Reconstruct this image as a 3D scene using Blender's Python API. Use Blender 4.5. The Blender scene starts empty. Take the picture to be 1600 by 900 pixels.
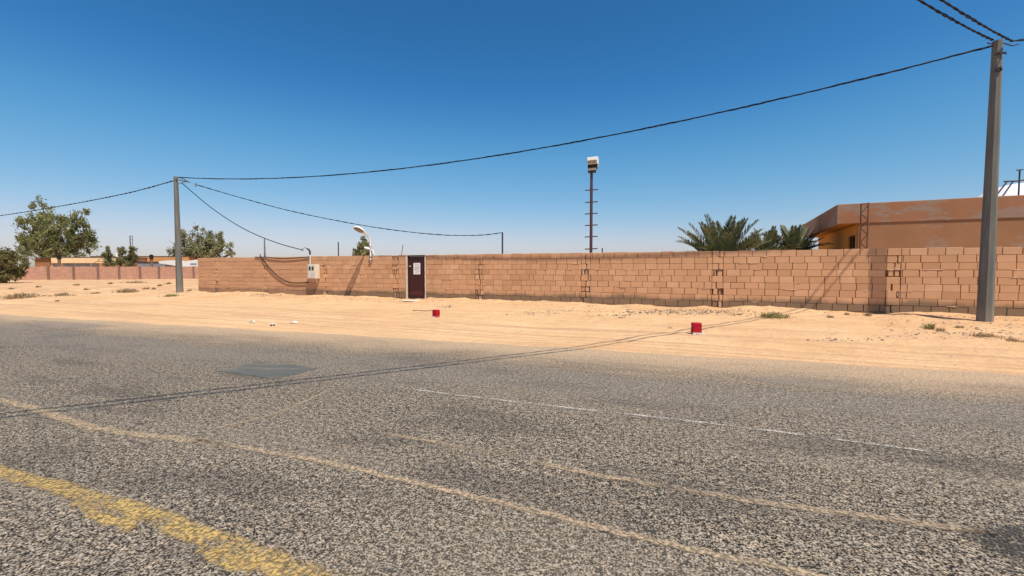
import bpy, math, random
import numpy as np
from mathutils import Vector, Matrix

R = math.radians
sc = bpy.context.scene
random.seed(7)
rng = np.random.default_rng(11)

# ------------------------------------------------------------------ camera, sky, sun, exposure
F = 700.0                      # focal length in pixels of the 1600 px wide photograph
EYE = 1.305                    # camera height above the foot of the block wall
PITCH = math.atan((450 - 419.6) / F)
cam_d = bpy.data.cameras.new("camera")
cam = bpy.data.objects.new("camera", cam_d)
sc.collection.objects.link(cam)
cam.location = (0, 0, EYE)
cam.rotation_euler = (math.pi / 2 - PITCH, 0, 0)
cam_d.sensor_width = 36
cam_d.lens = F / 1600 * 36
cam_d.clip_start = 0.05
cam_d.clip_end = 8000
sc.camera = cam

SUN_EL = R(61)
TRAVEL = Vector((-0.574, 0.819, 0)).normalized()      # horizontal direction the light travels in
world = bpy.data.worlds.new("World")
sc.world = world
world.use_nodes = True
wn, wl = world.node_tree.nodes, world.node_tree.links
wn.clear()
sky = wn.new("ShaderNodeTexSky")
sky.sky_type = 'NISHITA'
sky.sun_disc = False
sky.sun_elevation = SUN_EL
sky.sun_rotation = math.atan2(-TRAVEL.x, -TRAVEL.y)
sky.altitude = 200
sky.air_density = 1.0
sky.dust_density = 0.9
sky.ozone_density = 2.2
bg = wn.new("ShaderNodeBackground")
bg.inputs[1].default_value = 0.1
hsv = wn.new("ShaderNodeHueSaturation")
hsv.inputs["Saturation"].default_value = 1.1
wo = wn.new("ShaderNodeOutputWorld")
wl.new(sky.outputs[0], hsv.inputs["Color"])
m0 = wn.new("ShaderNodeVectorMath"); m0.operation = 'SCALE'; m0.inputs["Scale"].default_value = 0.101
wl.new(hsv.outputs[0], m0.inputs[0])
crv = wn.new("ShaderNodeRGBCurve")                  # the phone camera's colour response to the sky, per channel
for ch, pts in enumerate((((0.075, 0.024), (0.114, 0.044), (0.15, 0.088), (0.28, 0.265), (0.503, 0.61)),
                          ((0.15, 0.134), (0.21, 0.208), (0.28, 0.325), (0.43, 0.49), (0.584, 0.64)),
                          ((0.30, 0.355), (0.456, 0.60), (0.61, 0.75)))):
    c_ = crv.mapping.curves[ch]
    for p_ in pts:
        c_.points.new(*p_)
crv.mapping.update()
m2 = wn.new("ShaderNodeVectorMath"); m2.operation = 'SCALE'; m2.inputs["Scale"].default_value = 10 / 1.19
wl.new(m0.outputs[0], crv.inputs["Color"]); wl.new(crv.outputs[0], m2.inputs[0])
wl.new(m2.outputs[0], bg.inputs[0])
wl.new(bg.outputs[0], wo.inputs[0])

sun_d = bpy.data.lights.new("sun", 'SUN')
sun_d.energy = 4.6
sun_d.angle = R(0.53)
sun_d.color = (1.0, 0.905, 0.77)
sun = bpy.data.objects.new("sun", sun_d)
sc.collection.objects.link(sun)
sun_dir = Vector((TRAVEL.x * math.cos(SUN_EL), TRAVEL.y * math.cos(SUN_EL), -math.sin(SUN_EL)))
sun.rotation_euler = sun_dir.to_track_quat('-Z', 'Y').to_euler()

sc.view_settings.view_transform = 'Standard'
sc.view_settings.look = 'None'
sc.view_settings.gamma = 1
sc.view_settings.use_curve_mapping = False
sc.view_settings.exposure = 0.25
sc.cycles.max_bounces = 6
sc.cycles.transparent_max_bounces = 8

# ------------------------------------------------------------------ placement helpers
FWD = np.array([0, math.cos(PITCH), -math.sin(PITCH)])
UP = np.array([0, math.sin(PITCH), math.cos(PITCH)])
RT = np.array([1.0, 0, 0])


def ray(u, v):
    return FWD + (u - 800) / F * RT + (450 - v) / F * UP


def P(u, v, Y):
    """the point at world depth y = Y seen at photo pixel (u, v)"""
    d = ray(u, v)
    t = Y / d[1]
    return Vector((d[0] * t, Y, EYE + d[2] * t))


def on_z(u, v, z):
    d = ray(u, v)
    t = (z - EYE) / d[2]
    return Vector((d[0] * t, d[1] * t, z))


WM, WZ0 = -0.41, 17.9
WA = Vector((1, WM, 0)).normalized()          # along the wall, left to right
WN = Vector((WA.y, -WA.x, 0))                 # out of the wall, towards the road
WANG = math.atan2(WA.y, WA.x)


def wall_pt(u, z=0.0, out=0.0):
    t = (u - 800) / F
    y = WZ0 / (1 - WM * t)
    return Vector((t * y, y, z)) + WN * out


W0 = wall_pt(309.5)


def wq(u):
    return (wall_pt(u) - W0).dot(WA)


def wall_q(q, z=0.0, out=0.0):
    return W0 + WA * q + WN * out + Vector((0, 0, z))


ROAD_Z = -0.30
RA = Vector((1, -0.348, 0)).normalized()
RN = Vector((-RA.y, RA.x, 0))
R0 = Vector((0, 9.2, ROAD_Z))


def _hash(ix, iy, s):
    n = (ix * 374761393 + iy * 668265263 + s * 974634777) & 0x7fffffff
    n = ((n ^ (n >> 13)) * 1274126177) & 0x7fffffff
    return ((n ^ (n >> 16)) & 0xffff) / 65535.0


def vnoise(x, y, s=0):
    x = np.asarray(x, float); y = np.asarray(y, float)
    ix = np.floor(x).astype(np.int64); iy = np.floor(y).astype(np.int64)
    fx = x - ix; fy = y - iy
    fx = fx * fx * (3 - 2 * fx); fy = fy * fy * (3 - 2 * fy)
    a = _hash(ix, iy, s); b = _hash(ix + 1, iy, s); c = _hash(ix, iy + 1, s); d = _hash(ix + 1, iy + 1, s)
    return (a * (1 - fx) + b * fx) * (1 - fy) + (c * (1 - fx) + d * fx) * fy - 0.5


def fbm(x, y, s=0, o=3):
    r = 0; a = 1.0
    for k in range(o):
        r = r + a * vnoise(x * 2 ** k + 17.3 * k, y * 2 ** k - 9.1 * k, s + k); a *= 0.5
    return r


def sstep(t):
    t = np.clip(t, 0, 1)
    return t * t * (3 - 2 * t)


BW = WZ0 * 0.9253


def ground_z(x, y):
    x = np.asarray(x, float); y = np.asarray(y, float)
    d = x * RN.x + (y - 9.2) * RN.y
    a = x * WA.x + y * WA.y
    b = -(x * WN.x + y * WN.y)
    wd = -(W0.x * WN.x + W0.y * WN.y) - b           # distance in front of the wall
    q = a - (W0.x * WA.x + W0.y * WA.y)
    t = np.clip(d / np.maximum(d + np.maximum(wd, 0), 0.5), 0, 1)
    L = 0.2 + 0.8 * sstep((q + 9) / 8.5)
    z = ROAD_Z - 0.006 + 0.305 * t * L
    edge = sstep((d - 0.15) / 1.8)
    far = 1 - sstep((np.hypot(x, y) - 60) / 60)
    z = z + far * edge * (0.055 * fbm(x * 0.35, y * 0.35, 3) + 0.03 * fbm(x * 1.3, y * 1.3, 5))
    z = z + far * 0.008 * fbm(x * 0.8, y * 0.8, 9) * sstep((d + 0.7) / 0.6) * (1 - 0.5 * edge)
    z = z + far * edge * 0.014 * fbm(x * 4.1, y * 4.1, 13)
    # windblown bank against the foot of the wall, lumpier ground near it
    near = np.exp(-(np.maximum(wd, 0) / 0.7) ** 2) * (q > -0.3) * (wd > -0.5)
    z = z + near * (0.025 + 0.09 * fbm(x * 0.9, y * 0.9, 21)) 
    lump = sstep((3.2 - wd) / 2.2) * (wd > -0.5) * edge * far
    z = z + lump * 0.05 * np.maximum(fbm(x * 3.1, y * 3.1, 31), -0.1) * sstep((q + 4) / 3)
    rough = sstep((-q) / 3) * edge * far
    z = z + rough * (0.22 * fbm(x * 0.22, y * 0.22, 41) + 0.06 * np.maximum(fbm(x * 1.1, y * 1.1, 47), 0))
    # faint wheel ruts along the road edge
    z = z - far * 0.018 * np.exp(-((d - 1.0 - 0.35 * fbm(a * 0.08, 0 * a, 51)) / 0.16) ** 2)
    z = z - far * 0.018 * np.exp(-((d - 2.5 - 0.35 * fbm(a * 0.08, 0 * a, 51)) / 0.16) ** 2)
    z = z - 0.03 * sstep((-d - 0.9) / 0.6) * sstep((d + 15.5) / 0.5)
    return z


GRID = {}


def gz(x, y):
    """height of the ground mesh (bilinear in its own grid)"""
    from bisect import bisect_right
    A_, B_, Z_ = GRID["a"], GRID["b"], GRID["z"]
    a = x * WA.x + y * WA.y
    b = -(x * WN.x + y * WN.y)
    i = min(max(bisect_right(A_, a) - 1, 0), len(A_) - 2); j = min(max(bisect_right(B_, b) - 1, 0), len(B_) - 2)
    fa = (a - A_[i]) / (A_[i + 1] - A_[i]); fb = (b - B_[j]) / (B_[j + 1] - B_[j])
    r0, r1 = Z_[j], Z_[j + 1]
    return float((r0[i] * (1 - fa) + r0[i + 1] * fa) * (1 - fb) + (r1[i] * (1 - fa) + r1[i + 1] * fa) * fb)


def on_ground(u, v):
    d = [float(q) for q in ray(u, v)]
    prev = t = 0.5
    while t < 400:
        if EYE + d[2] * t < gz(d[0] * t, d[1] * t):
            a, b = prev, t
            for _ in range(20):
                m = (a + b) / 2
                if EYE + d[2] * m < gz(d[0] * m, d[1] * m):
                    b = m
                else:
                    a = m
            t = b
            break
        prev = t
        t *= 1.012
    return Vector((d[0] * t, d[1] * t, gz(d[0] * t, d[1] * t)))


# ------------------------------------------------------------------ mesh and scene helpers
class MB:
    def __init__(s):
        s.v = []; s.f = []; s.t = []

    def quad(s, pts, tint=0.5):
        b = len(s.v); s.v += [tuple(p) for p in pts]; s.f.append(tuple(range(b, b + len(pts)))); s.t.append(tint)

    def raw(s, vs, fs, tint=0.5):
        b = len(s.v); s.v += [tuple(p) for p in vs]
        for f in fs:
            s.f.append(tuple(i + b for i in f)); s.t.append(tint)

    def box(s, c, hx, hy, hz, ax=None, ay=None, az=None, tint=0.5, ch=0.0):
        """a box with half sizes along three axes; ch chamfers every edge"""
        ax = ax or Vector((1, 0, 0)); ay = ay or Vector((0, 1, 0)); az = az or Vector((0, 0, 1))
        c = Vector(c)
        if ch <= 0:
            vs = [c + ax * (i * hx) + ay * (j * hy) + az * (k * hz) for k in (-1, 1) for j in (-1, 1) for i in (-1, 1)]
            s.raw(vs, [(0, 2, 3, 1), (4, 5, 7, 6), (0, 1, 5, 4), (2, 6, 7, 3), (0, 4, 6, 2), (1, 3, 7, 5)], tint)
            return
        vs = []; idx = {}
        for i in (-1, 1):
            for j in (-1, 1):
                for k in (-1, 1):
                    for w, (x, y, z) in enumerate(((hx, hy - ch, hz - ch), (hx - ch, hy, hz - ch), (hx - ch, hy - ch, hz))):
                        idx[(i, j, k, w)] = len(vs)
                        vs.append(c + ax * (i * x) + ay * (j * y) + az * (k * z))
        g = lambda i, j, k, w: idx[(i, j, k, w)]
        fs = []
        for sg in (-1, 1):
            o = [(-1, -1), (1, -1), (1, 1), (-1, 1)]
            if sg < 0:
                o = o[::-1]
            fs.append(tuple(g(sg, a, b, 0) for a, b in o))
            fs.append(tuple(g(b, sg, a, 1) for a, b in o))
            fs.append(tuple(g(a, b, sg, 2) for a, b in o))
        for a in (-1, 1):
            for b in (-1, 1):
                q1 = (g(a, b, -1, 0), g(a, b, 1, 0), g(a, b, 1, 1), g(a, b, -1, 1))
                fs.append(q1 if a * b < 0 else q1[::-1])
                q2 = (g(a, -1, b, 0), g(a, 1, b, 0), g(a, 1, b, 2), g(a, -1, b, 2))
                fs.append(q2 if a * b > 0 else q2[::-1])
                q3 = (g(-1, a, b, 1), g(1, a, b, 1), g(1, a, b, 2), g(-1, a, b, 2))
                fs.append(q3 if a * b < 0 else q3[::-1])
        for i in (-1, 1):
            for j in (-1, 1):
                for k in (-1, 1):
                    t3 = (g(i, j, k, 0), g(i, j, k, 1), g(i, j, k, 2))
                    fs.append(t3 if i * j * k > 0 else t3[::-1])
        s.raw(vs, fs, tint)

    def tube(s, pts, r, n=8, tint=0.5, cap=True):
        pts = [Vector(p) for p in pts]
        rr = r if isinstance(r, (list, tuple)) else [r] * len(pts)
        b = len(s.v)
        ref = Vector((0.13, 0.21, 0.97))
        for i, p in enumerate(pts):
            d = (pts[min(i + 1, len(pts) - 1)] - pts[max(i - 1, 0)])
            d = d.normalized() if d.length > 1e-9 else Vector((0, 0, 1))
            rf = ref if abs(d.dot(ref)) < 0.95 else Vector((0.9, 0.3, 0.1))
            x = d.cross(rf).normalized(); y = d.cross(x)
            for k in range(n):
                a = 2 * math.pi * k / n
                s.v.append(tuple(p + (x * math.cos(a) + y * math.sin(a)) * rr[i]))
        for i in range(len(pts) - 1):
            for k in range(n):
                k2 = (k + 1) % n
                s.f.append((b + i * n + k, b + i * n + k2, b + (i + 1) * n + k2, b + (i + 1) * n + k)); s.t.append(tint)
        if cap:
            s.f.append(tuple(b + k for k in range(n))[::-1]); s.t.append(tint)
            e = b + (len(pts) - 1) * n
            s.f.append(tuple(e + k for k in range(n))); s.t.append(tint)

    def prism(s, poly, axis, tint=0.5):
        """polygon (list of Vectors) extruded along the vector axis"""
        n = len(poly)
        b = len(s.v)
        s.v += [tuple(p) for p in poly] + [tuple(Vector(p) + axis) for p in poly]
        s.f.append(tuple(range(b, b + n))[::-1]); s.f.append(tuple(range(b + n, b + 2 * n)))
        s.t += [tint, tint]
        for k in range(n):
            k2 = (k + 1) % n
            s.f.append((b + k, b + k2, b + n + k2, b + n + k)); s.t.append(tint)

    def build(s, name, mat, parent=None, origin=None, smooth=False, fix=True):
        me = bpy.data.meshes.new(name)
        o3 = Vector(origin) if origin is not None else Vector((0, 0, 0))
        me.from_pydata([(x - o3.x, y - o3.y, z - o3.z) for x, y, z in s.v], [], s.f)
        at = me.attributes.new("tint", 'FLOAT', 'FACE')
        at.data.foreach_set("value", np.array(s.t, dtype=np.float32))
        me.materials.append(mat)
        if smooth:
            me.polygons.foreach_set("use_smooth", [True] * len(me.polygons))
        me.update()
        o = bpy.data.objects.new(name, me)
        sc.collection.objects.link(o)
        if parent is not None:
            o.parent = parent
            o.location = o3 - world_loc(parent)
        else:
            o.location = o3
        return o


def world_loc(o):
    l = Vector(o.location)
    while o.parent is not None:
        o = o.parent; l += Vector(o.location)
    return l


def tag(o, label=None, cat=None, group=None, kind=None):
    if label: o["label"] = label
    if cat: o["category"] = cat
    if group: o["group"] = group
    if kind: o["kind"] = kind
    return o


def thing(name, loc, label, cat, group=None):
    o = bpy.data.objects.new(name, None)
    o.empty_display_size = 0.2
    sc.collection.objects.link(o)
    o.location = loc
    return tag(o, label, cat, group)


# ------------------------------------------------------------------ materials
class NT:
    def __init__(s, name):
        s.m = bpy.data.materials.new(name); s.m.use_nodes = True
        s.n, s.l = s.m.node_tree.nodes, s.m.node_tree.links
        s.n.clear()
        s.out = s.n.new("ShaderNodeOutputMaterial")
        s.b = s.n.new("ShaderNodeBsdfPrincipled")
        s.l.new(s.b.outputs[0], s.out.inputs[0])
        s.tc = s.n.new("ShaderNodeTexCoord")

    def node(s, t, **kw):
        nd = s.n.new(t)
        for k, v in kw.items():
            setattr(nd, k, v)
        return nd

    def set(s, sock, v):
        if isinstance(v, (int, float)) or isinstance(v, (tuple, list)):
            if isinstance(v, (tuple, list)) and len(v) == 3 and sock.type == 'RGBA':
                v = tuple(v) + (1,)
            sock.default_value = v
        else:
            s.l.new(v, sock)

    def mapping(s, scale=(1, 1, 1), co="Object"):
        mp = s.node("ShaderNodeMapping"); s.l.new(s.tc.outputs[co], mp.inputs[0])
        mp.inputs["Scale"].default_value = scale
        return mp.outputs[0]

    def noise(s, scale, detail=4, rough=0.6, vec=None, dist=0.0):
        nd = s.node("ShaderNodeTexNoise")
        nd.inputs["Scale"].default_value = scale; nd.inputs["Detail"].default_value = detail
        nd.inputs["Roughness"].default_value = rough; nd.inputs["Distortion"].default_value = dist
        s.l.new(vec if vec is not None else s.tc.outputs["Object"], nd.inputs["Vector"])
        return nd.outputs["Fac"]

    def voro(s, scale, vec=None, feature='F1', out="Distance", rnd=1.0):
        nd = s.node("ShaderNodeTexVoronoi", feature=feature)
        nd.inputs["Scale"].default_value = scale
        nd.inputs["Randomness"].default_value = rnd
        s.l.new(vec if vec is not None else s.tc.outputs["Object"], nd.inputs["Vector"])
        return nd.outputs[out]

    def ramp(s, fac, stops, interp='LINEAR'):
        nd = s.node("ShaderNodeValToRGB"); cr = nd.color_ramp; cr.interpolation = interp
        while len(cr.elements) < len(stops):
            cr.elements.new(0.5)
        for e, (p, c) in zip(cr.elements, stops):
            e.position = p
            e.color = (c, c, c, 1) if isinstance(c, (int, float)) else tuple(c) + (1,)
        s.l.new(fac, nd.inputs[0])
        return nd.outputs[0]

    def mix(s, fac, a, b, blend='MIX'):
        nd = s.node("ShaderNodeMix", data_type='RGBA', blend_type=blend)
        s.set(nd.inputs[0], fac); s.set(nd.inputs[6], a); s.set(nd.inputs[7], b)
        return nd.outputs[2]

    def math(s, op, a, b=0.0, c=0.0, clamp=False):
        nd = s.node("ShaderNodeMath", operation=op, use_clamp=clamp)
        s.set(nd.inputs[0], a); s.set(nd.inputs[1], b); s.set(nd.inputs[2], c)
        return nd.outputs[0]

    def maprange(s, v, a, b, c=0.0, d=1.0, smooth=True):
        nd = s.node("ShaderNodeMapRange", interpolation_type='SMOOTHSTEP' if smooth else 'LINEAR')
        s.set(nd.inputs[0], v)
        for i, x in enumerate((a, b, c, d)):
            nd.inputs[i + 1].default_value = x
        return nd.outputs[0]

    def attr(s, name="tint"):
        nd = s.node("ShaderNodeAttribute", attribute_name=name)
        return nd.outputs["Fac"]

    def xyz(s, co="Object"):
        nd = s.node("ShaderNodeSeparateXYZ"); s.l.new(s.tc.outputs[co], nd.inputs[0])
        return nd.outputs

    def geoz(s):
        g = s.node("ShaderNodeNewGeometry"); nd = s.node("ShaderNodeSeparateXYZ")
        s.l.new(g.outputs["Position"], nd.inputs[0])
        return nd.outputs[2]

    def bump(s, h, strength=0.3, dist=0.02):
        nd = s.node("ShaderNodeBump")
        nd.inputs["Strength"].default_value = strength; nd.inputs["Distance"].default_value = dist
        s.l.new(h, nd.inputs["Height"]); s.l.new(nd.outputs[0], s.b.inputs["Normal"])

    def base(s, c, rough=0.9, metal=0.0, spec=0.3):
        s.set(s.b.inputs["Base Color"], c)
        s.set(s.b.inputs["Roughness"], rough)
        s.b.inputs["Metallic"].default_value = metal
        s.b.inputs["Specular IOR Level"].default_value = spec
        return s.m


def simple(name, col, rough=0.8, var=0.25, scale=6.0, metal=0.0, spec=0.3, bump=0.0):
    m = NT(name)
    n = m.noise(scale, 5, 0.65)
    dark = tuple(c * (1 - var) for c in col); lite = tuple(min(1, c * (1 + var)) for c in col)
    c = m.ramp(n, [(0.3, dark), (0.7, lite)])
    if bump:
        m.bump(m.noise(scale * 6, 4, 0.7), bump, 0.01)
    return m.base(c, rough, metal, spec)


def leafmat(name, dark, lite, trans=0.25):
    m = NT(name)
    c = m.ramp(m.attr(), [(0.0, dark), (1.0, lite)])
    m.base(c, 0.65, 0, 0.25)
    tr = m.node("ShaderNodeBsdfTranslucent"); m.l.new(c, tr.inputs[0])
    mx = m.node("ShaderNodeMixShader"); mx.inputs[0].default_value = trans
    m.l.new(m.b.outputs[0], mx.inputs[1]); m.l.new(tr.outputs[0], mx.inputs[2])
    m.l.new(mx.outputs[0], m.out.inputs[0])
    return m.m


M = {}


def mats():
    # sand; the ground's local x runs along the wall
    m = NT("sand")
    n1 = m.noise(0.35, 4, 0.55); n2 = m.noise(5, 5, 0.7)
    streak = m.noise(1.0, 4, 0.6, m.mapping((0.25, 3.2, 1)))
    c = m.ramp(n1, [(0.3, (0.58, 0.36, 0.185)), (0.55, (0.645, 0.425, 0.232)), (0.75, (0.66, 0.45, 0.265))])
    o = m.xyz()
    warm = m.math('MULTIPLY', m.maprange(o[0], -4, 9), m.maprange(m.noise(0.5, 4, 0.6), 0.3, 0.6))
    c = m.mix(m.math('MULTIPLY', warm, 0.55), c, (0.56, 0.315, 0.165))
    c = m.mix(m.maprange(streak, 0.48, 0.66, 0, 0.5), c, (0.52, 0.305, 0.175))
    c = m.mix(m.maprange(n2, 0.54, 0.72, 0, 0.42), c, (0.42, 0.255, 0.15))
    n3 = m.noise(1.7, 6, 0.75, m.mapping((0.45, 1.4, 1)))
    c = m.mix(m.maprange(n3, 0.56, 0.66, 0, 0.35), c, (0.40, 0.27, 0.175))
    wallside = m.math('MULTIPLY', m.maprange(o[1], 13.6, 16.0), m.maprange(o[1], 17.2, 16.8))
    rb_ = m.noise(2.6, 6, 0.8, m.mapping((0.6, 1.6, 1)))
    c = m.mix(m.math('MULTIPLY', wallside, m.maprange(rb_, 0.47, 0.62, 0, 0.6)), c, (0.36, 0.225, 0.135))
    lot = m.math('MULTIPLY', m.maprange(o[0], -24, -30), m.maprange(o[1], 14, 18))
    lp_ = m.noise(0.45, 6, 0.75, m.mapping((0.5, 1.5, 1)))
    c = m.mix(m.math('MULTIPLY', lot, m.maprange(lp_, 0.42, 0.6, 0, 0.75)), c, (0.50, 0.285, 0.16))  # pinker sand patches, with the hillocks' brown shade painted into the colour
    trk = m.noise(1.0, 3, 0.6, m.mapping((0.10, 5.0, 1)))
    shoulder = m.math('MULTIPLY', m.maprange(o[1], 8.0, 9.2), m.maprange(o[1], 13.5, 11.0))
    c = m.mix(m.math('MULTIPLY', shoulder, m.maprange(trk, 0.50, 0.60, 0, 0.7)), c, (0.47, 0.285, 0.165))
    grit = m.voro(14, None)
    c = m.mix(m.maprange(grit, 0.10, 0.02, 0, 0.45), c, (0.35, 0.22, 0.14))
    fp = m.noise(2.2, 3, 0.6)
    hgt = m.math('ADD', m.math('MULTIPLY', n2, 0.6), m.math('ADD', m.math('MULTIPLY', streak, 0.8), fp))
    m.bump(hgt, 0.8, 0.09)
    M["sand"] = m.base(c, 0.95, 0, 0.1)

    # coarse chip-seal road; local y is the distance past the far road edge (negative on the road)
    m = NT("asphalt")
    warp = m.noise(9, 3, 0.6)
    vadd = m.node("ShaderNodeVectorMath", operation='ADD')
    wv = m.node("ShaderNodeVectorMath", operation='SCALE')
    cn = m.node("ShaderNodeTexNoise"); cn.inputs["Scale"].default_value = 40; m.l.new(m.tc.outputs["Object"], cn.inputs["Vector"])
    m.l.new(cn.outputs["Color"], wv.inputs[0]); wv.inputs["Scale"].default_value = 0.02
    m.l.new(m.tc.outputs["Object"], vadd.inputs[0]); m.l.new(wv.outputs[0], vadd.inputs[1])
    vec = vadd.outputs[0]
    g1 = m.noise(78, 2, 0.6, vec); g2 = m.noise(24, 3, 0.7)
    gg = m.math('ADD', m.math('MULTIPLY', g1, 0.68), m.math('MULTIPLY', g2, 0.32))
    lum = m.ramp(gg, [(0.425, (0.014, 0.012, 0.011)), (0.465, (0.065, 0.055, 0.043)), (0.50, (0.19, 0.160, 0.120)), (0.55, (0.285, 0.241, 0.184)), (0.62, (0.47, 0.41, 0.33))])
    stc = m.voro(44, vec, out="Color")
    sepc = m.node("ShaderNodeSeparateColor"); m.l.new(stc, sepc.inputs[0])
    c = m.mix(m.maprange(sepc.outputs[0], 0.2, 1.0, 0, 0.40), lum, m.mix(1.0, lum, (0.55, 0.48, 0.46), 'MULTIPLY'))
    c = m.mix(m.maprange(sepc.outputs[1], 0.75, 0.85, 0, 0.5), c, m.mix(1.0, lum, (1.5, 1.32, 1.12), 'MULTIPLY'))
    gap = m.maprange(gg, 0.50, 0.40)
    pit = m.maprange(g2, 0.42, 0.36)
    big = m.noise(6.5, 2, 0.5, m.mapping((0.7, 1.3, 1)))
    hole = m.maprange(big, 0.70, 0.74)
    c = m.mix(m.math('MULTIPLY', hole, 0.8), c, (0.018, 0.020, 0.021))
    broad = m.noise(0.5, 5, 0.6, m.mapping((0.35, 1.2, 1)))
    c = m.mix(m.maprange(broad, 0.46, 0.66, 0, 0.30), c, (0.27, 0.22, 0.168))
    pat = m.noise(0.9, 4, 0.65, m.mapping((0.5, 1.3, 1)))
    c = m.mix(m.maprange(pat, 0.50, 0.36, 0, 0.38), c, (0.060, 0.054, 0.046))
    o = m.xyz()
    en = m.noise(1.2, 5, 0.7, m.mapping((0.35, 1.3, 1)))
    dd = m.math('ADD', o[1], m.math('MULTIPLY', m.math('SUBTRACT', en, 0.5), 2.6))
    fine = m.noise(30, 3, 0.7)
    dust = m.math('MULTIPLY', m.maprange(dd, -2.2, 0.15), m.maprange(fine, 0.30, 0.58, 0.35, 1.0))
    c = m.mix(m.math('MULTIPLY', dust, 0.9), c, (0.60, 0.42, 0.26))
    # smoother worn lane edge: a band of finer, greyer wear
    wear = m.math('MULTIPLY', m.maprange(dd, -3.8, -2.6), m.maprange(dd, -1.4, -2.4))
    c = m.mix(m.math('MULTIPLY', wear, 0.35), c, (0.25, 0.22, 0.185))
    h = m.math('SUBTRACT', m.math('MULTIPLY', gap, -1.0), m.math('ADD', pit, m.math('MULTIPLY', hole, 1.5)))
    m.bump(h, 0.7, 0.012)
    M["asphalt"] = m.base(c, 0.88, 0, 0.25)

    def worn(name, col, thr, soft, scale, sc3=(1, 1, 1), col2=None):
        m = NT(name)
        v = m.voro(40, None)
        n = m.noise(scale, 6, 0.75, m.mapping(sc3)); n2 = m.noise(36, 3, 0.8)
        nn = m.math('ADD', m.math('MULTIPLY', n, 0.6), m.math('MULTIPLY', n2, 0.4))
        e = m.attr()
        fac = m.math('MULTIPLY', m.maprange(nn, thr, thr + soft), m.maprange(e, 0.0, 0.55))
        fac = m.math('MULTIPLY', fac, m.maprange(v, 0.58, 0.40, 0.30, 1))
        c = m.mix(m.maprange(n2, 0.35, 0.65), col, col2 or tuple(x * 0.6 for x in col))
        m.base(c, 0.85, 0, 0.2)
        tr = m.node("ShaderNodeBsdfTransparent"); mx = m.node("ShaderNodeMixShader")
        m.l.new(fac, mx.inputs[0]); m.l.new(tr.outputs[0], mx.inputs[1]); m.l.new(m.b.outputs[0], mx.inputs[2])
        m.l.new(mx.outputs[0], m.out.inputs[0])
        M[name] = m.m
    worn("yellow_paint", (0.58, 0.395, 0.13), 0.405, 0.11, 2.5, (1, 1, 1), (0.40, 0.275, 0.11))
    worn("white_paint", (0.66, 0.62, 0.55), 0.455, 0.06, 4.0, (1, 1, 1))
    worn("crack_sand", (0.52, 0.39, 0.25), 0.30, 0.2, 2.0, (1, 1, 1), (0.34, 0.255, 0.17))
    worn("thin_sand", (0.48, 0.36, 0.24), 0.365, 0.16, 1.5, (1, 1, 1), (0.30, 0.225, 0.155))
    m = NT("patch_asphalt")
    n = m.noise(3, 5, 0.6, m.mapping((0.5, 3, 1))); n2 = m.noise(60, 3, 0.7)
    c = m.ramp(n, [(0.3, (0.095, 0.098, 0.088)), (0.7, (0.135, 0.135, 0.120))])
    c = m.mix(m.maprange(n2, 0.45, 0.62, 0, 0.65), c, (0.055, 0.055, 0.05))
    c = m.mix(m.maprange(m.noise(1.6, 5, 0.7, m.mapping((0.6, 2.5, 1))), 0.48, 0.68, 0, 0.6), c, (0.26, 0.21, 0.155))
    M["patch_asphalt"] = m.base(c, 0.8, 0, 0.3)
    worn("dust_smear", (0.36, 0.30, 0.24), 0.36, 0.2, 1.2, (1, 1, 1), (0.28, 0.24, 0.20))

    # concrete blocks with a per-block tint, stains near the foot and pits
    def blockmat(name, base, lite, dark, stain):
        m = NT(name)
        t = m.attr()
        c = m.ramp(t, [(0.0, dark), (0.5, base), (1.0, lite)])
        n = m.noise(2.0, 5, 0.65); n2 = m.noise(28, 4, 0.75)
        c = m.mix(m.maprange(n, 0.35, 0.7, 0, 0.35), c, tuple(x * 0.78 for x in base))
        c = m.mix(m.maprange(n2, 0.55, 0.75, 0, 0.35), c, tuple(x * 0.62 for x in base))
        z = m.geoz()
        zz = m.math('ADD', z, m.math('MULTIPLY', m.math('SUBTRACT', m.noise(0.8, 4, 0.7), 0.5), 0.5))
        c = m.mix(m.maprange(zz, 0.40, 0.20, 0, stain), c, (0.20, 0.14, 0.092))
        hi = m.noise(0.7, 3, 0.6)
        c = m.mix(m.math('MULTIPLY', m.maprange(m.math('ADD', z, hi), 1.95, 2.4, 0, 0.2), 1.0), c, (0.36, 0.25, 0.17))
        m.bump(m.noise(60, 5, 0.75), 0.5, 0.008)
        return m.base(c, 0.95, 0, 0.1)
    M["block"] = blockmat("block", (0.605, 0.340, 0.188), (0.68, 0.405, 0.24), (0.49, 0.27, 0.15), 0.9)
    M["block_smeared"] = blockmat("block_smeared", (0.585, 0.325, 0.183), (0.64, 0.365, 0.21), (0.51, 0.277, 0.155), 0.6)
    M["mortar"] = simple("mortar", (0.20, 0.105, 0.058), 0.95, 0.3, 8, bump=0.4)
    M["mortar_light"] = simple("mortar_light", (0.58, 0.37, 0.235), 0.95, 0.2, 14, bump=0.4)
    M["jamb"] = simple("jamb", (0.66, 0.54, 0.43), 0.9, 0.15, 5, bump=0.3)
    M["old_wall"] = simple("old_wall", (0.42, 0.235, 0.165), 0.95, 0.18, 3, bump=0.3)
    M["old_post"] = simple("old_post", (0.20, 0.115, 0.085), 0.95, 0.2, 3)

    m = NT("pole_concrete")
    n = m.noise(2.5, 5, 0.6, m.mapping((3, 3, 0.35))); n2 = m.noise(40, 4, 0.7)
    c = m.ramp(n, [(0.3, (0.105, 0.105, 0.095)), (0.7, (0.175, 0.174, 0.158))])
    c = m.mix(m.maprange(n2, 0.58, 0.75, 0, 0.4), c, (0.10, 0.10, 0.095))
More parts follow.
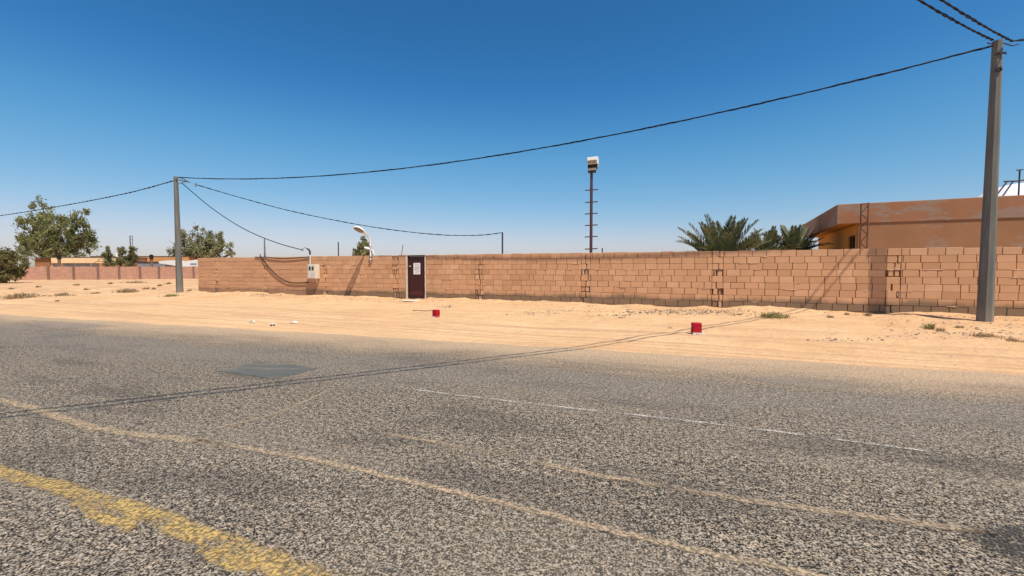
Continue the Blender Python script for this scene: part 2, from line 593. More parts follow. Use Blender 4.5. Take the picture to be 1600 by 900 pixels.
    c = m.mix(m.maprange(m.geoz(), 0.55, -0.05, 0, 0.5), c, (0.30, 0.25, 0.19))
    m.bump(n2, 0.25, 0.008)
    M["pole"] = m.base(c, 0.85, 0, 0.3)
    M["cable"] = simple("cable", (0.004, 0.0045, 0.007), 0.6, 0.2, 8, spec=0.2)
    M["metal_grey"] = simple("metal_grey", (0.22, 0.22, 0.22), 0.5, 0.2, 10, metal=0.6)
    M["metal_dark"] = simple("metal_dark", (0.06, 0.055, 0.055), 0.55, 0.2, 10, metal=0.3)
    M["mast_brown"] = simple("mast_brown", (0.075, 0.035, 0.032), 0.5, 0.25, 8, spec=0.4)
    M["rust_brown"] = simple("rust_brown", (0.17, 0.075, 0.045), 0.7, 0.25, 8)
    M["white_metal"] = simple("white_metal", (0.78, 0.77, 0.74), 0.45, 0.06, 6)
    M["white_dirty"] = simple("white_dirty", (0.60, 0.56, 0.50), 0.7, 0.18, 9)
    M["black"] = simple("black", (0.015, 0.014, 0.014), 0.6, 0.2, 8)
    M["lens"] = simple("lens", (0.20, 0.165, 0.125), 0.25, 0.15, 8)
    M["box_plastic"] = simple("box_plastic", (0.66, 0.59, 0.47), 0.6, 0.12, 7)
    M["window_dark"] = simple("window_dark", (0.02, 0.02, 0.022), 0.2, 0.2, 5, spec=0.6)
    m = NT("door_paint")
    n = m.noise(3, 5, 0.7, m.mapping((4, 4, 0.8)))
    c = m.ramp(n, [(0.3, (0.030, 0.006, 0.007)), (0.7, (0.055, 0.012, 0.011))])
    M["door"] = m.base(c, 0.5, 0, 0.4)
    M["door_rib"] = simple("door_rib", (0.085, 0.020, 0.018), 0.45, 0.2, 8)
    M["paper"] = simple("paper", (0.76, 0.75, 0.74), 0.8, 0.06, 14)
    m = NT("red_paint")
    n = m.noise(14, 5, 0.7)
    c = m.ramp(n, [(0.35, (0.30, 0.004, 0.014)), (0.7, (0.42, 0.010, 0.028))])
    c = m.mix(m.maprange(m.xyz()[2], 0.07, 0.0, 0, 0.55), c, (0.5, 0.33, 0.26))
    M["red"] = m.base(c, 0.7, 0, 0.2)

    # stucco house: burnt orange render with grey bare patches
    def stucco(name, a, b, thr, amount, grey):
        m = NT(name)
        n = m.noise(1.1, 4, 0.55)
        c = m.ramp(n, [(0.3, a), (0.7, b)])
        p = m.noise(0.8, 6, 0.68, m.mapping((0.6, 0.6, 1.5)))
        f = m.noise(9, 4, 0.7)
        c = m.mix(m.math('MULTIPLY', m.maprange(p, thr, thr + 0.07), m.maprange(f, 0.3, 0.6, 0.4, amount)), c, grey)
        c = m.mix(m.maprange(m.noise(20, 4, 0.7), 0.55, 0.8, 0, 0.25), c, tuple(x * 0.7 for x in a))
        m.bump(m.noise(35, 4, 0.7), 0.3, 0.01)
        return m.base(c, 0.92, 0, 0.15)
    M["stucco"] = stucco("stucco", (0.35, 0.175, 0.086), (0.40, 0.203, 0.102), 0.535, 0.8, (0.36, 0.28, 0.22))
    M["stucco_band"] = stucco("stucco_band", (0.35, 0.165, 0.085), (0.40, 0.195, 0.105), 0.50, 0.8, (0.33, 0.265, 0.215))
    M["stucco_side"] = stucco("stucco_side", (0.58, 0.26, 0.055), (0.62, 0.28, 0.065), 0.75, 0.5, (0.45, 0.33, 0.2))
    M["roof"] = simple("roof", (0.38, 0.28, 0.21), 0.9, 0.2, 2)
    M["dome"] = simple("dome", (0.80, 0.80, 0.80), 0.4, 0.04, 2)
    M["cream"] = simple("cream", (0.82, 0.58, 0.33), 0.9, 0.1, 0.6)
    M["orange"] = simple("orange", (0.70, 0.32, 0.11), 0.9, 0.12, 0.6)
    M["brown_wall"] = simple("brown_wall", (0.30, 0.14, 0.06), 0.9, 0.15, 0.6)
    M["tin_grey"] = simple("tin_grey", (0.26, 0.28, 0.31), 0.6, 0.2, 1.5, metal=0.2)
    M["tin_white"] = simple("tin_white", (0.75, 0.74, 0.72), 0.6, 0.08, 1.5)
    M["roof_line"] = simple("roof_line", (0.13, 0.085, 0.06), 0.9, 0.2, 1.5)
    M["bark"] = simple("bark", (0.17, 0.125, 0.09), 0.95, 0.3, 5, bump=0.5)
    M["palm_bark"] = simple("palm_bark", (0.13, 0.095, 0.065), 0.95, 0.35, 9, bump=0.6)
    M["leaf"] = leafmat("leaf", (0.10, 0.115, 0.040), (0.44, 0.43, 0.185), 0.45)
    M["leaf_olive"] = leafmat("leaf_olive", (0.13, 0.135, 0.06), (0.44, 0.42, 0.22), 0.45)
    M["leaf_bush"] = leafmat("leaf_bush", (0.11, 0.10, 0.04), (0.33, 0.29, 0.125), 0.4)
    M["frond"] = leafmat("frond", (0.055, 0.068, 0.030), (0.27, 0.285, 0.14), 0.2)
    M["frond_stem"] = simple("frond_stem", (0.26, 0.20, 0.10), 0.8, 0.2, 5)
    M["dry"] = leafmat("dry", (0.30, 0.21, 0.115), (0.56, 0.42, 0.25), 0.4)
    M["dry_green"] = leafmat("dry_green", (0.25, 0.215, 0.085), (0.50, 0.43, 0.19), 0.4)
    M["stone"] = simple("stone", (0.42, 0.29, 0.19), 0.95, 0.3, 4, bump=0.4)
    M["dark_stone"] = simple("dark_stone", (0.16, 0.135, 0.115), 0.95, 0.4, 5, bump=0.4)
    M["plank"] = simple("plank", (0.72, 0.66, 0.57), 0.85, 0.12, 6)
    M["twig"] = simple("twig", (0.28, 0.19, 0.12), 0.95, 0.2, 6)


mats()

# ------------------------------------------------------------------ ground and road
def axis(lo, hi, step, far):
    core = np.arange(lo, hi + step / 2, step)
    k = np.concatenate([[0.5, 1.3, 2.6, 5, 9, 16, 28, 48, 80, 130, 210, 340, 560, 900, 1500, 2500, 4000]])
    k = k[k <= far]
    return np.concatenate([(lo - k)[::-1], core, hi + k])


def build_ground():
    a = axis(-46, 24, 0.12, 4000) 
    b = np.concatenate([axis(6.3, 19.5, 0.07, 0)[:], np.arange(19.7, 42, 0.25)])
    k = np.array([0.5, 1.3, 2.6, 5, 9, 16, 28, 48, 80, 130, 210, 340, 560, 900, 1500, 2500, 4000])
    b = np.concatenate([(6.3 - k)[::-1], b, 42 + k])
    A, B = np.meshgrid(a, b)
    X = A * WA.x - B * WN.x
    Y = A * WA.y - B * WN.y
    Z = ground_z(X, Y)
    GRID["a"] = a.tolist(); GRID["b"] = b.tolist(); GRID["z"] = Z.tolist()
    na, nb = len(a), len(b)
    co = np.stack([A, B, Z], -1).reshape(-1, 3)
    i = np.arange((nb - 1) * na).reshape(nb - 1, na)[:, :-1].ravel()
    faces = np.stack([i, i + 1, i + 1 + na, i + na], -1)
    me = bpy.data.meshes.new("ground")
    me.vertices.add(len(co)); me.vertices.foreach_set("co", co.astype(np.float32).ravel())
    me.loops.add(faces.size); me.loops.foreach_set("vertex_index", faces.astype(np.int32).ravel())
    me.polygons.add(len(faces))
    me.polygons.foreach_set("loop_start", np.arange(0, faces.size, 4, dtype=np.int32))
    me.polygons.foreach_set("loop_total", np.full(len(faces), 4, dtype=np.int32))
    me.update(calc_edges=True)
    me.polygons.foreach_set("use_smooth", np.ones(len(faces), dtype=bool))
    me.materials.append(M["sand"])
    o = bpy.data.objects.new("ground", me); sc.collection.objects.link(o)
    o.rotation_euler = (0, 0, WANG)
    tag(o, kind="structure")


build_ground()


def build_road():
    mb = MB()
    xs = [-900, -300, -120, -60, -30, -15, 0, 15, 30, 60, 120, 300, 900]
    for i in range(len(xs) - 1):
        mb.quad([(xs[i], -15, 0), (xs[i + 1], -15, 0), (xs[i + 1], 0.9, 0), (xs[i], 0.9, 0)])
    o = mb.build("road", M["asphalt"])
    o.location = R0; o.rotation_euler = (0, 0, math.atan2(RA.y, RA.x))
    tag(o, kind="structure")


build_road()


def smooth_path(pts, n=10):
    out = []
    for i in range(len(pts) - 1):
        p0 = pts[max(i - 1, 0)]; p1 = pts[i]; p2 = pts[i + 1]; p3 = pts[min(i + 2, len(pts) - 1)]
        for k in range(n):
            t = k / n
            out.append(0.5 * ((2 * p1) + (p2 - p0) * t + (2 * p0 - 5 * p1 + 4 * p2 - p3) * t * t + (3 * p1 - p0 - 3 * p2 + p3) * t ** 3))
    out.append(pts[-1])
    return out


def ribbon(name, pix, width, mat, lift, jitter=0.0, seed=0, cols=6):
    """a worn stripe lying on the road along photo pixels; the tint attribute falls to 0 at its edges"""
    pts = [on_z(u, v, ROAD_Z + lift) for u, v in pix]
    path = smooth_path(pts, 14)
    rr = random.Random(seed)
    me_v = []; me_f = []; tint = []
    w0 = width if isinstance(width, (list, tuple)) else [width, width]
    n = len(path)
    for i, p in enumerate(path):
        d = path[min(i + 1, n - 1)] - path[max(i - 1, 0)]
        d.z = 0; d.normalize(); s = Vector((-d.y, d.x, 0))
        w = w0[0] + (w0[-1] - w0[0]) * i / (n - 1)
        off = jitter * (vnoise(i * 0.35, seed * 3.1, 2) + 0.5 * vnoise(i * 0.9, seed * 1.7, 4))
        for k in range(cols + 1):
            me_v.append(tuple(p + s * (w * (k / cols - 0.5) + off)))
            e = 1 - abs(k / cols - 0.5) * 2
            e *= min(1, min(i, n - 1 - i) / 4)
            tint.append(e)
    for i in range(n - 1):
        for k in range(cols):
            a = i * (cols + 1) + k
            me_f.append((a, a + cols + 1, a + cols + 2, a + 1)[::-1])
    me = bpy.data.meshes.new(name); me.from_pydata(me_v, [], me_f)
    at = me.attributes.new("tint", 'FLOAT', 'POINT'); at.data.foreach_set("value", np.array(tint, dtype=np.float32))
    me.materials.append(mat); me.update()
    o = bpy.data.objects.new(name, me); sc.collection.objects.link(o)
    tag(o, kind="structure")
    return o


ribbon("road_marking_yellow", [(-160, 690), (0, 736), (90, 760), (180, 789), (260, 815), (340, 846), (420, 876), (500, 906), (620, 950)], [0.15, 0.23], M["yellow_paint"], 0.006, 0.035, 1)
ribbon("road_marking_yellow_smear", [(110, 784), (150, 800), (215, 826)], [0.09, 0.12], M["yellow_paint"], 0.005, 0.06, 2)
ribbon("road_marking_yellow_smear", [(310, 856), (350, 874), (400, 892)], [0.10, 0.12], M["yellow_paint"], 0.005, 0.05, 8)
ribbon("road_marking_white", [(620, 605), (640, 607.5), (800, 627), (1000, 649), (1150, 666), (1300, 685), (1460, 706)], [0.068, 0.068], M["white_paint"], 0.006, 0.025, 3)
ribbon("road_crack", [(-120, 600), (0, 626), (60, 640), (110, 655), (170, 673), (215, 678), (300, 688), (350, 695)], [0.15, 0.13], M["crack_sand"], 0.005, 0.07, 4)
ribbon("road_crack", [(300, 686), (400, 703), (520, 724), (650, 755), (800, 789), (920, 820), (1020, 844), (1110, 864), (1190, 880), (1300, 905)], [0.085, 0.075], M["crack_sand"], 0.005, 0.03, 5)
ribbon("road_crack", [(600, 676), (700, 694), (800, 712), (900, 735), (1000, 752), (1100, 770), (1240, 790), (1400, 812), (1560, 835)], [0.09, 0.10], M["thin_sand"], 0.005, 0.03, 6)
ribbon("road_crack", [(520, 607), (470, 630), (410, 652), (330, 670)], [0.08, 0.08], M["thin_sand"], 0.005, 0.04, 7)


def patch(name, pix, mat, lift, soft=False):
    mb = MB()
    pts = [on_z(u, v, ROAD_Z + lift) for u, v in pix]
    if not soft:
        n = 6; out = []
        for i in range(len(pts)):
            a, b = pts[i], pts[(i + 1) % len(pts)]
            for k in range(n):
                p = a.lerp(b, k / n)
                if k:
                    p = p + Vector((random.uniform(-.02, .02), random.uniform(-.02, .02), 0))
                out.append(p)
        mb.prism(out, Vector((0, 0, -lift - 0.004)))
        o = mb.build(name, mat)
        tag(o, kind="structure")
        return o
    c = sum(pts, Vector()) / len(pts)
    me_v = []; tint = []; f = []
    out = []
    for i in range(len(pts)):
        a, b = pts[i], pts[(i + 1) % len(pts)]
        out += [a.lerp(b, k / 5) for k in range(5)]
    n = len(out)
    for r in range(5):
        for p in out:
            me_v.append(tuple(c.lerp(p, max(0.02, r / 4)))); tint.append(1 - r / 4)
    for r in range(4):
        for k in range(n):
            f.append((r * n + k, r * n + (k + 1) % n, (r + 1) * n + (k + 1) % n, (r + 1) * n + k))
    me = bpy.data.meshes.new(name); me.from_pydata(me_v, [], f)
    at = me.attributes.new("tint", 'FLOAT', 'POINT'); at.data.foreach_set("value", np.array(tint, dtype=np.float32))
    me.materials.append(mat); me.update()
    o = bpy.data.objects.new(name, me); sc.collection.objects.link(o)
    return tag(o, kind="structure")


patch("road_patch", [(334, 579), (372, 571), (408, 565.5), (450, 569), (498, 574.5), (462, 584), (424, 591.5), (380, 585)], M["patch_asphalt"], 0.008)
patch("road_dust", [(1130, 588), (1230, 584), (1330, 592), (1370, 606), (1300, 612), (1200, 602)], M["dust_smear"], 0.005, True)
patch("road_dust", [(-60, 512), (40, 498), (140, 503), (210, 510), (100, 516), (0, 528)], M["dust_smear"], 0.005, True)

worn_ = M["dust_smear"].copy(); worn_.name = "oil_stain"
M["oil_stain"] = worn_
for nd in worn_.node_tree.nodes:
    if nd.bl_idname == "ShaderNodeMix":
        nd.inputs[6].default_value = (0.075, 0.070, 0.062, 1); nd.inputs[7].default_value = (0.045, 0.043, 0.040, 1)
patch("road_stain", [(1490, 826), (1560, 812), (1650, 822), (1660, 880), (1590, 888), (1530, 862)], M["oil_stain"], 0.005, True)
patch("road_stain", [(1446, 716), (1478, 718), (1486, 724), (1454, 724)], M["oil_stain"], 0.005, True)

# ------------------------------------------------------------------ the block wall
H = 1.90
NC = 9
CH = H / NC
TH = 0.20


def build_wall(name, q0, q1, label, cols, smear_to=None):
    w = thing(name, wall_q(q0, 0), label, "wall")
    bl = MB(); sm = MB(); mo = MB(); tooth = MB()
    inward = -WN

    def block(mb, a, b, z0, z1, off, tint, tilt=0.0, ch=0.006):
        ax = (WA * math.cos(tilt) + Vector((0, 0, math.sin(tilt))))
        az = (Vector((0, 0, math.cos(tilt))) - WA * math.sin(tilt))
        c = wall_q((a + b) / 2, (z0 + z1) / 2, off - TH / 2)
        mb.box(c, (b - a) / 2, TH / 2, (z1 - z0) / 2, ax, WN * -1, az, tint, ch)

    qs0, qs1 = q0, q1
    for k in range(-1, NC):
        z0 = k * CH; z1 = z0 + CH
        q = qs0 - (0.0 if k % 2 == 0 else 0.20) - random.uniform(0, 0.05)
        while q < qs1 - 0.02:
            smear = smear_to is not None and q < smear_to
            L = 0.405 + random.uniform(-0.012, 0.012)
            if random.random() < 0.03:
                L *= random.choice((0.45, 0.6))
            if smear:
                L *= random.choice((1, 2, 3, 4))
            a, b = max(q, qs0), min(q + L, qs1)
            q += L
            # leave room for the toothed column joints
            spans = [(a, b)]
            for cq in cols:
                ns = []
                for s0, s1 in spans:
                    c0, c1 = cq - 0.17, cq + 0.17
                    if s1 <= c0 or s0 >= c1:
                        ns.append((s0, s1))
                    else:
                        if s0 < c0 - 0.03: ns.append((s0, c0))
                        if s1 > c1 + 0.03: ns.append((c1, s1))
                spans = ns
            for s0, s1 in spans:
                if s1 - s0 < 0.03: continue
                j = 0.004 if smear else random.choice((0.009, 0.012, 0.015, 0.020))
                hz = random.uniform(0.005, 0.010) if random.random() < 0.85 else random.uniform(0.010, 0.016)
                off = random.gauss(0, 0.0022)
                t = min(1, max(0, random.gauss(0.5, 0.22)))
                (block)(sm if smear else bl, s0 + j / 2, s1 - j / 2, z0 + hz / 2 + (0 if k < NC - 1 else 0), z1 - hz / 2 + (random.uniform(-.012, .012) if k == NC - 1 else 0),
                        off, t, random.gauss(0, 0.0016))
        for cq in cols:
            if not (qs0 + 0.2 < cq < qs1 - 0.2): continue
            mode = random.random()
            c0, c1 = cq - 0.17, cq + 0.17
            if k < 0 or mode < 0.18:
                block(bl, c0 + 0.008, c1 - 0.012, z0 + .004, z1 - .004, random.gauss(0, 0.008), random.gauss(0.5, 0.2))
            elif mode < 0.72:
                s = random.uniform(0.08, 0.25)
                g = random.uniform(0.03, 0.065)
                block(bl, c0 + 0.006, c0 + s, z0 + .005, z1 - .005, random.gauss(0, 0.01), random.gauss(0.5, 0.2))
                block(bl, c0 + s + g, c1 - 0.006, z0 + .008, z1 - .008, random.uniform(-0.015, 0.015), random.gauss(0.6, 0.2), random.gauss(0, 0.01))
                if random.random() < 0.6:
                    xx = c0 + s + random.uniform(0, g)
                    pts = [wall_q(xx + random.uniform(-.012, .012), z0 + CH * f, random.uniform(-.03, .006)) for f in (0.12, 0.35, 0.6, 0.85)]
                    tooth.tube(pts, [random.uniform(.006, .016) for _ in pts], 5)
            else:
                x = c0 + random.uniform(0, 0.05)
                while x < c1 - 0.03:
                    ww = random.uniform(0.03, 0.14); g = random.uniform(0.03, 0.065)
                    block(tooth if random.random() < 0.25 else bl, x, min(x + ww, c1), z0 + random.uniform(.004, .03), z1 - random.uniform(.004, .03), random.uniform(-0.035, 0.015), random.random(), random.gauss(0, 0.05))
                    x += ww + g
    # mortar core between the faces
    mo.box(wall_q((q0 + q1) / 2, (H - 0.03 - 0.21) / 2, -TH / 2), (q1 - q0) / 2 - 0.02, TH / 2 - 0.048, (H - 0.03 + 0.21) / 2, WA, -WN, None)
    # squeezed-out mortar lips along some bed joints
    for k in range(1, NC):
        q = q0 + 0.2
        while q < q1 - 0.5:
            if random.random() < (0.15 if not (smear_to and q < smear_to) else 0.45):
                L = random.uniform(0.1, 0.7)
                z = k * CH
                n = max(3, int(L / 0.06))
                pts = [wall_q(q + L * i / n, z + random.uniform(-.006, .006), random.uniform(-0.004, 0.008)) for i in range(n + 1)]
                tooth.tube(pts, [0.003] + [random.uniform(.006, .013) for _ in range(n - 1)] + [0.003], 5)
            q += random.uniform(0.3, 1.0)
    o = wall_q(q0, 0)
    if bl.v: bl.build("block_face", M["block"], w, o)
    if sm.v: sm.build("smeared_face", M["block_smeared"], w, o)
    mo.build("mortar_core", M["mortar"], w, o)
    if tooth.v: tooth.build("column_joint", M["mortar_light"], w, o)
    return w


QD0, QD1 = wq(637.0), wq(664.5)
cols_l = [wq(u) for u in (338, 416, 508, 618)]
cols_r = [wq(u) for u in (748, 915, 1121, 1396)] + [wq(1396) + 5.2, wq(1396) + 10.4]
JW = 0.10
wall_l = build_wall("block_wall", 0.0, QD0 - JW, "orange block wall from the free corner by the far pole to the door", cols_l, wq(484))
wall_r = build_wall("block_wall", QD1 + 0.03, QD1 + 31.0, "long orange block wall right of the door, running past the near pole", cols_r)
# rendered jambs of the doorway
for (a, b, w, t) in ((QD0 - JW, QD0 - 0.005, wall_l, 0.012), (QD1 - 0.03, QD1 + 0.028, wall_r, 0.006)):
    mb = MB()
    n = 12
    for i in range(n):
        z0 = -0.2 + (H + 0.2) * i / n; z1 = -0.2 + (H + 0.2) * (i + 1) / n
        mb.box(wall_q((a + b) / 2, (z0 + z1) / 2, t - 0.11 + random.uniform(-.004, .004)), (b - a) / 2 + random.uniform(-.008, .0), 0.115, (z1 - z0) / 2 - 0.0005, WA, -WN, None, 0.5, 0.006)
    mb.build("door_jamb", M["jamb"], w, wall_q(a, 0))

# door
door = thing("metal_door", wall_q((QD0 + QD1) / 2, 0, -0.06), "dark maroon metal door with a white notice in the block wall", "door")
dw = QD1 - QD0 - 0.04
dq = (QD0 + QD1) / 2 - 0.01
DL = -0.04
fr = MB()
ZT = H - 0.01
for s in (-1, 1):
    fr.box(wall_q(dq + s * (dw / 2 - 0.025), ZT / 2, DL), 0.025, 0.04, ZT / 2, WA, -WN, None, 0.5, 0.004)
fr.box(wall_q(dq, ZT - 0.03, DL), dw / 2 - 0.051, 0.04, 0.03, WA, -WN, None, 0.5, 0.004)
fr.build("door_frame", M["door"], door, wall_q(dq, 0, DL))
lf = MB()
lf.box(wall_q(dq, ZT / 2 - 0.03, DL - 0.005), dw / 2 - 0.053, 0.02, ZT / 2 - 0.035, WA, -WN)
leaf = lf.build("door_leaf", M["door"], door, wall_q(dq, 0, DL))
rb = MB()
for x in np.linspace(-dw / 2 + 0.10, dw / 2 - 0.10, 6):
    rb.box(wall_q(dq + x, 0.79, DL + 0.022), 0.008, 0.006, 0.43, WA, -WN, None, 0.5, 0.003)
rb.box(wall_q(dq, 0.35, DL + 0.022), dw / 2 - 0.09, 0.007, 0.012, WA, -WN)
rb.box(wall_q(dq, 0.10, DL + 0.022), dw / 2 - 0.09, 0.007, 0.012, WA, -WN)
rb.build("door_rib", M["door_rib"], door, wall_q(dq, 0, DL))
pn = MB()
pn.box(wall_q(dq, 0.225, DL + 0.018), dw / 2 - 0.13, 0.005, 0.09, WA, -WN, None, 0.5, 0.003)
pn.build("kick_panel", M["door_rib"], door, wall_q(dq, 0, DL))
hd = MB()
hd.tube([wall_q(dq - dw / 2 + 0.10, 1.41, DL + 0.02), wall_q(dq - dw / 2 + 0.10, 1.41, DL + 0.06), wall_q(dq - dw / 2 + 0.17, 1.40, DL + 0.06)], 0.014, 8)
hd.build("door_handle", M["white_metal"], door, wall_q(dq, 1.41, DL))
# the notice on the door
nt = thing("door_notice", wall_q(dq + 0.03, 1.05, DL + 0.03), "white paper notice with dark scribbled lines stuck on the maroon door", "notice")
pp = MB()
pp.box(wall_q(dq + 0.03, 1.30, DL + 0.027), 0.175, 0.003, 0.25, WA, -WN)
pp.build("paper_sheet", M["paper"], nt, wall_q(dq + 0.03, 1.30, DL + 0.027))
tx = MB()
rr = random.Random(5)
for row, z in enumerate((1.49, 1.42, 1.345, 1.275, 1.20, 1.115)):
    x = -0.115 + rr.uniform(0, 0.03)
    while x < 0.12:
        L = rr.uniform(0.03, 0.09)
        th = 0.008 if row not in (2, 3) else 0.014
        pts = [wall_q(dq + 0.03 + x + L * i / 4, z + rr.uniform(-.014, .014), DL + 0.0315) for i in range(5)]
        tx.tube(pts, th * 0.6, 4)
        x += L + rr.uniform(0.015, 0.04)
tx.build("notice_writing", M["black"], nt, wall_q(dq + 0.03, 1.30, DL + 0.03))

# threshold plank
p = on_ground(643, 471)
pl = MB()
a1 = Vector((0.75, 0.66, 0)); a2 = Vector((-0.66, 0.75, 0))
ax = (WA * 0.92 - WN * 0.38).normalized(); ay = Vector((-ax.y, ax.x, 0))
pl.box(p + Vector((0, 0, 0.035)), 0.36, 0.13, 0.018, ax, ay, None, 0.5, 0.004)
tag(pl.build("plank", M["plank"], None, p), "pale board lying on the sand at the foot of the maroon door", "board")

# ------------------------------------------------------------------ utility poles
def octagon(c, r, rot):
    return [c + Vector((math.cos(rot + (k + .5) * math.pi / 4), math.sin(rot + (k + .5) * math.pi / 4), 0)) * r for k in range(8)]


def pole(foot, top, r0, r1, label, clamp_drop):
    t = thing("utility_pole", foot, label, "utility pole", "concrete utility poles beside the road")
    mb = MB()
    n = 14
    zb = foot.z - 0.5
    rings = []
    for i in range(n + 1):
        f = i / n
        c = Vector((foot.x + (top.x - foot.x) * f, foot.y + (top.y - foot.y) * f, zb + (top.z - zb) * f))
        rings.append(octagon(c, r0 + (r1 - r0) * f, WANG + R(3)))
    vs = [p for r in rings for p in r]
    fs = []
    for i in range(n):
        for k in range(8):
            k2 = (k + 1) % 8
            fs.append((i * 8 + k, i * 8 + k2, (i + 1) * 8 + k2, (i + 1) * 8 + k))
    fs.append(tuple(n * 8 + k for k in range(8)))
    mb.raw(vs, fs)
    mb.build("pole_shaft", M["pole"], t, foot)
    return t


RP_Y = 11.556
rp_foot = P(1538.5, 504, RP_Y)
rp_top = P(1562, 64, RP_Y); rp_top.x = rp_foot.x
rp_foot.z = gz(rp_foot.x, rp_foot.y)
pr = pole(rp_foot, rp_top, 0.168, 0.100, "tall near concrete pole in front of the wall at the right", 0.2)
mb = MB()
c = Vector((rp_top.x, rp_top.y, rp_top.z - 0.36))
mb.box(c + WN * 0.112 + WA * 0.015, 0.10, 0.014, 0.022, WA, WN)
mb.tube([c + WN * 0.11 + WA * 0.08, c + WN * 0.16 + WA * 0.09, c + WN * 0.19 + WA * 0.09 + Vector((0, 0, -.07))], 0.014, 6)
mb.build("pole_clamp", M["metal_dark"], pr, c)
c = Vector((rp_top.x, rp_top.y, rp_top.z - 0.75))
mb = MB()
mb.box(c + WN * 0.118 - WA * 0.015, 0.05, 0.02, 0.05, WA, WN)
mb.tube([c + WN * 0.13 - WA * 0.05, c + WN * 0.18 - WA * 0.0 + Vector((0, 0, .04)), c + WN * 0.13 + WA * 0.05 + Vector((0, 0, -.03))], 0.016, 6)
mb.build("pole_clamp", M["metal_dark"], pr, c)
mb = MB()
hook = Vector((rp_top.x, rp_top.y, rp_top.z - 0.05))
mb.tube([hook - WA * 0.07, hook - WA * 0.19 + WN * 0.05, hook - WA * 0.23 + WN * 0.10], 0.016, 6)
mb.build("cable_hook", M["metal_dark"], pr, hook)
mb = MB()
mb.tube([hook + WA * 0.07, hook + WA * 0.28 + Vector((0, 0, -.12)), hook + WA * 0.40 + Vector((0, 0, -.10))], 0.014, 6)
mb.build("cable_hook", M["metal_dark"], pr, hook)

lp_foot = on_ground(281, 457)
LP_Y = lp_foot.y
lp_top = P(276.5, 276, LP_Y)
lp_top.x = lp_foot.x - 0.02
plf = pole(lp_foot, lp_top, 0.178, 0.103, "far concrete pole standing off the left corner of the block wall", 0.2)
arm0 = P(279, 281, LP_Y - 0.15); arm1 = P(296, 284.5, LP_Y - 0.3)
mb = MB()
mb.tube([arm0, arm1], 0.035, 6)
mb.tube([P(278, 277.5, LP_Y - 0.15), P(287, 279.5, LP_Y - 0.25), P(292, 283, LP_Y - 0.28)], 0.02, 6)
mb.tube([P(276, 288, LP_Y - 0.1), P(290, 284, LP_Y - 0.28)], 0.018, 6)
mb.build("cable_bracket", M["metal_grey"], plf, arm0)


# ------------------------------------------------------------------ cables
def cable(name, pts, label, strands=3, r=0.014, R_=0.018, pitch=0.9, group="overhead cables", step=0.09, n=5, sag_path=True):
    path = pts
    L = [0]
    for i in range(1, len(path)):
        L.append(L[-1] + (path[i] - path[i - 1]).length)
    tot = L[-1]
    k = max(8, min(900, int(tot / step)))
    P3 = np.array([[p.x, p.y, p.z] for p in path]); L = np.array(L)
    s = np.linspace(0, tot, k + 1)
    C = np.stack([np.interp(s, L, P3[:, i]) for i in range(3)], -1)
    mb = MB()
    if strands == 1:
        mb.tube([Vector(c) for c in C], r, n)
    else:
        for q in range(strands):
            out = []
            for i in range(k + 1):
                d = Vector(C[min(i + 1, k)] - C[max(i - 1, 0)]).normalized()
                x = d.cross(Vector((0, 0, 1))).normalized(); y = d.cross(x)
                ph = 2 * math.pi * (s[i] / pitch + q / strands) + 0.9 * math.sin(s[i] * 0.7)
                rad = R_ * (1 + 0.4 * math.sin(s[i] * 2.3 + q))
                out.append(Vector(C[i]) + (x * math.cos(ph) + y * math.sin(ph)) * rad)
            mb.tube(out, r, n)
    o = mb.build(name, M["cable"], None, path[0], smooth=True)
    return tag(o, label, "cable", group)


def sagline(a, b, sag, n=60):
    return [a.lerp(b, i / n) - Vector((0, 0, 4 * sag * (i / n) * (1 - i / n))) for i in range(n + 1)]


A_ = P(279, 277, LP_Y - 0.12); B_ = P(1553, 71, RP_Y - 0.12)
cable("overhead_cable", sagline(A_, B_, 1.12, 90), "thick twisted black cable spanning between the two concrete poles above the wall", 3, 0.012, 0.014, 1.1)
cable("overhead_cable", smooth_path([P(276, 281, LP_Y - 0.1), P(200, 301.5, LP_Y + 3), P(100, 321, LP_Y + 7), P(0, 337, LP_Y + 11.0), P(-110, 351, LP_Y + 15.0)], 20),
      "black cable leaving the far pole to the left past the big tree", 2, 0.019, 0.014, 1.1)
cable("overhead_cable", smooth_path([P(283, 285, LP_Y - 0.2), P(330, 324.5, 25.5), P(380, 357, 24.5), P(430, 378.5, 23.4), P(474, 391, 22.0)], 12),
      "slack black cable sloping from the far pole down to the meter post", 1, 0.021)
cable("overhead_cable", smooth_path([P(306, 288.5, LP_Y - 0.3), P(380, 310, 26), P(460, 331, 25.5), P(560, 351, 25), P(640, 362.5, 24.6), P(700, 367.5, 24.3), P(750, 367.5, 24.1), P(785, 363.5, 24)], 12),
      "thin black cable sagging across to the slim post behind the wall", 2, 0.015, 0.010, 0.9)
mb = MB()
mb.tube([P(295.5, 284.3, LP_Y - 0.3), P(301, 286.5, LP_Y - 0.3), P(306, 288.5, LP_Y - 0.3)], 0.010, 5)
mb.tube([P(306.5, 286, LP_Y - 0.3), P(305.5, 292, LP_Y - 0.3)], 0.03, 6)
mb.build("cable_tie", M["metal_grey"], plf, arm1)

# two cables running from the near pole over the road, past the camera's left
def pass_over(start, via, endxy, endz, sag):
    path = []
    n = 120
    for i in range(n + 1):
        f = i / n
        p = start.lerp(Vector((endxy[0], endxy[1], endz)), f)
        p.z -= 4 * sag * f * (1 - f)
        path.append(p)
    return path


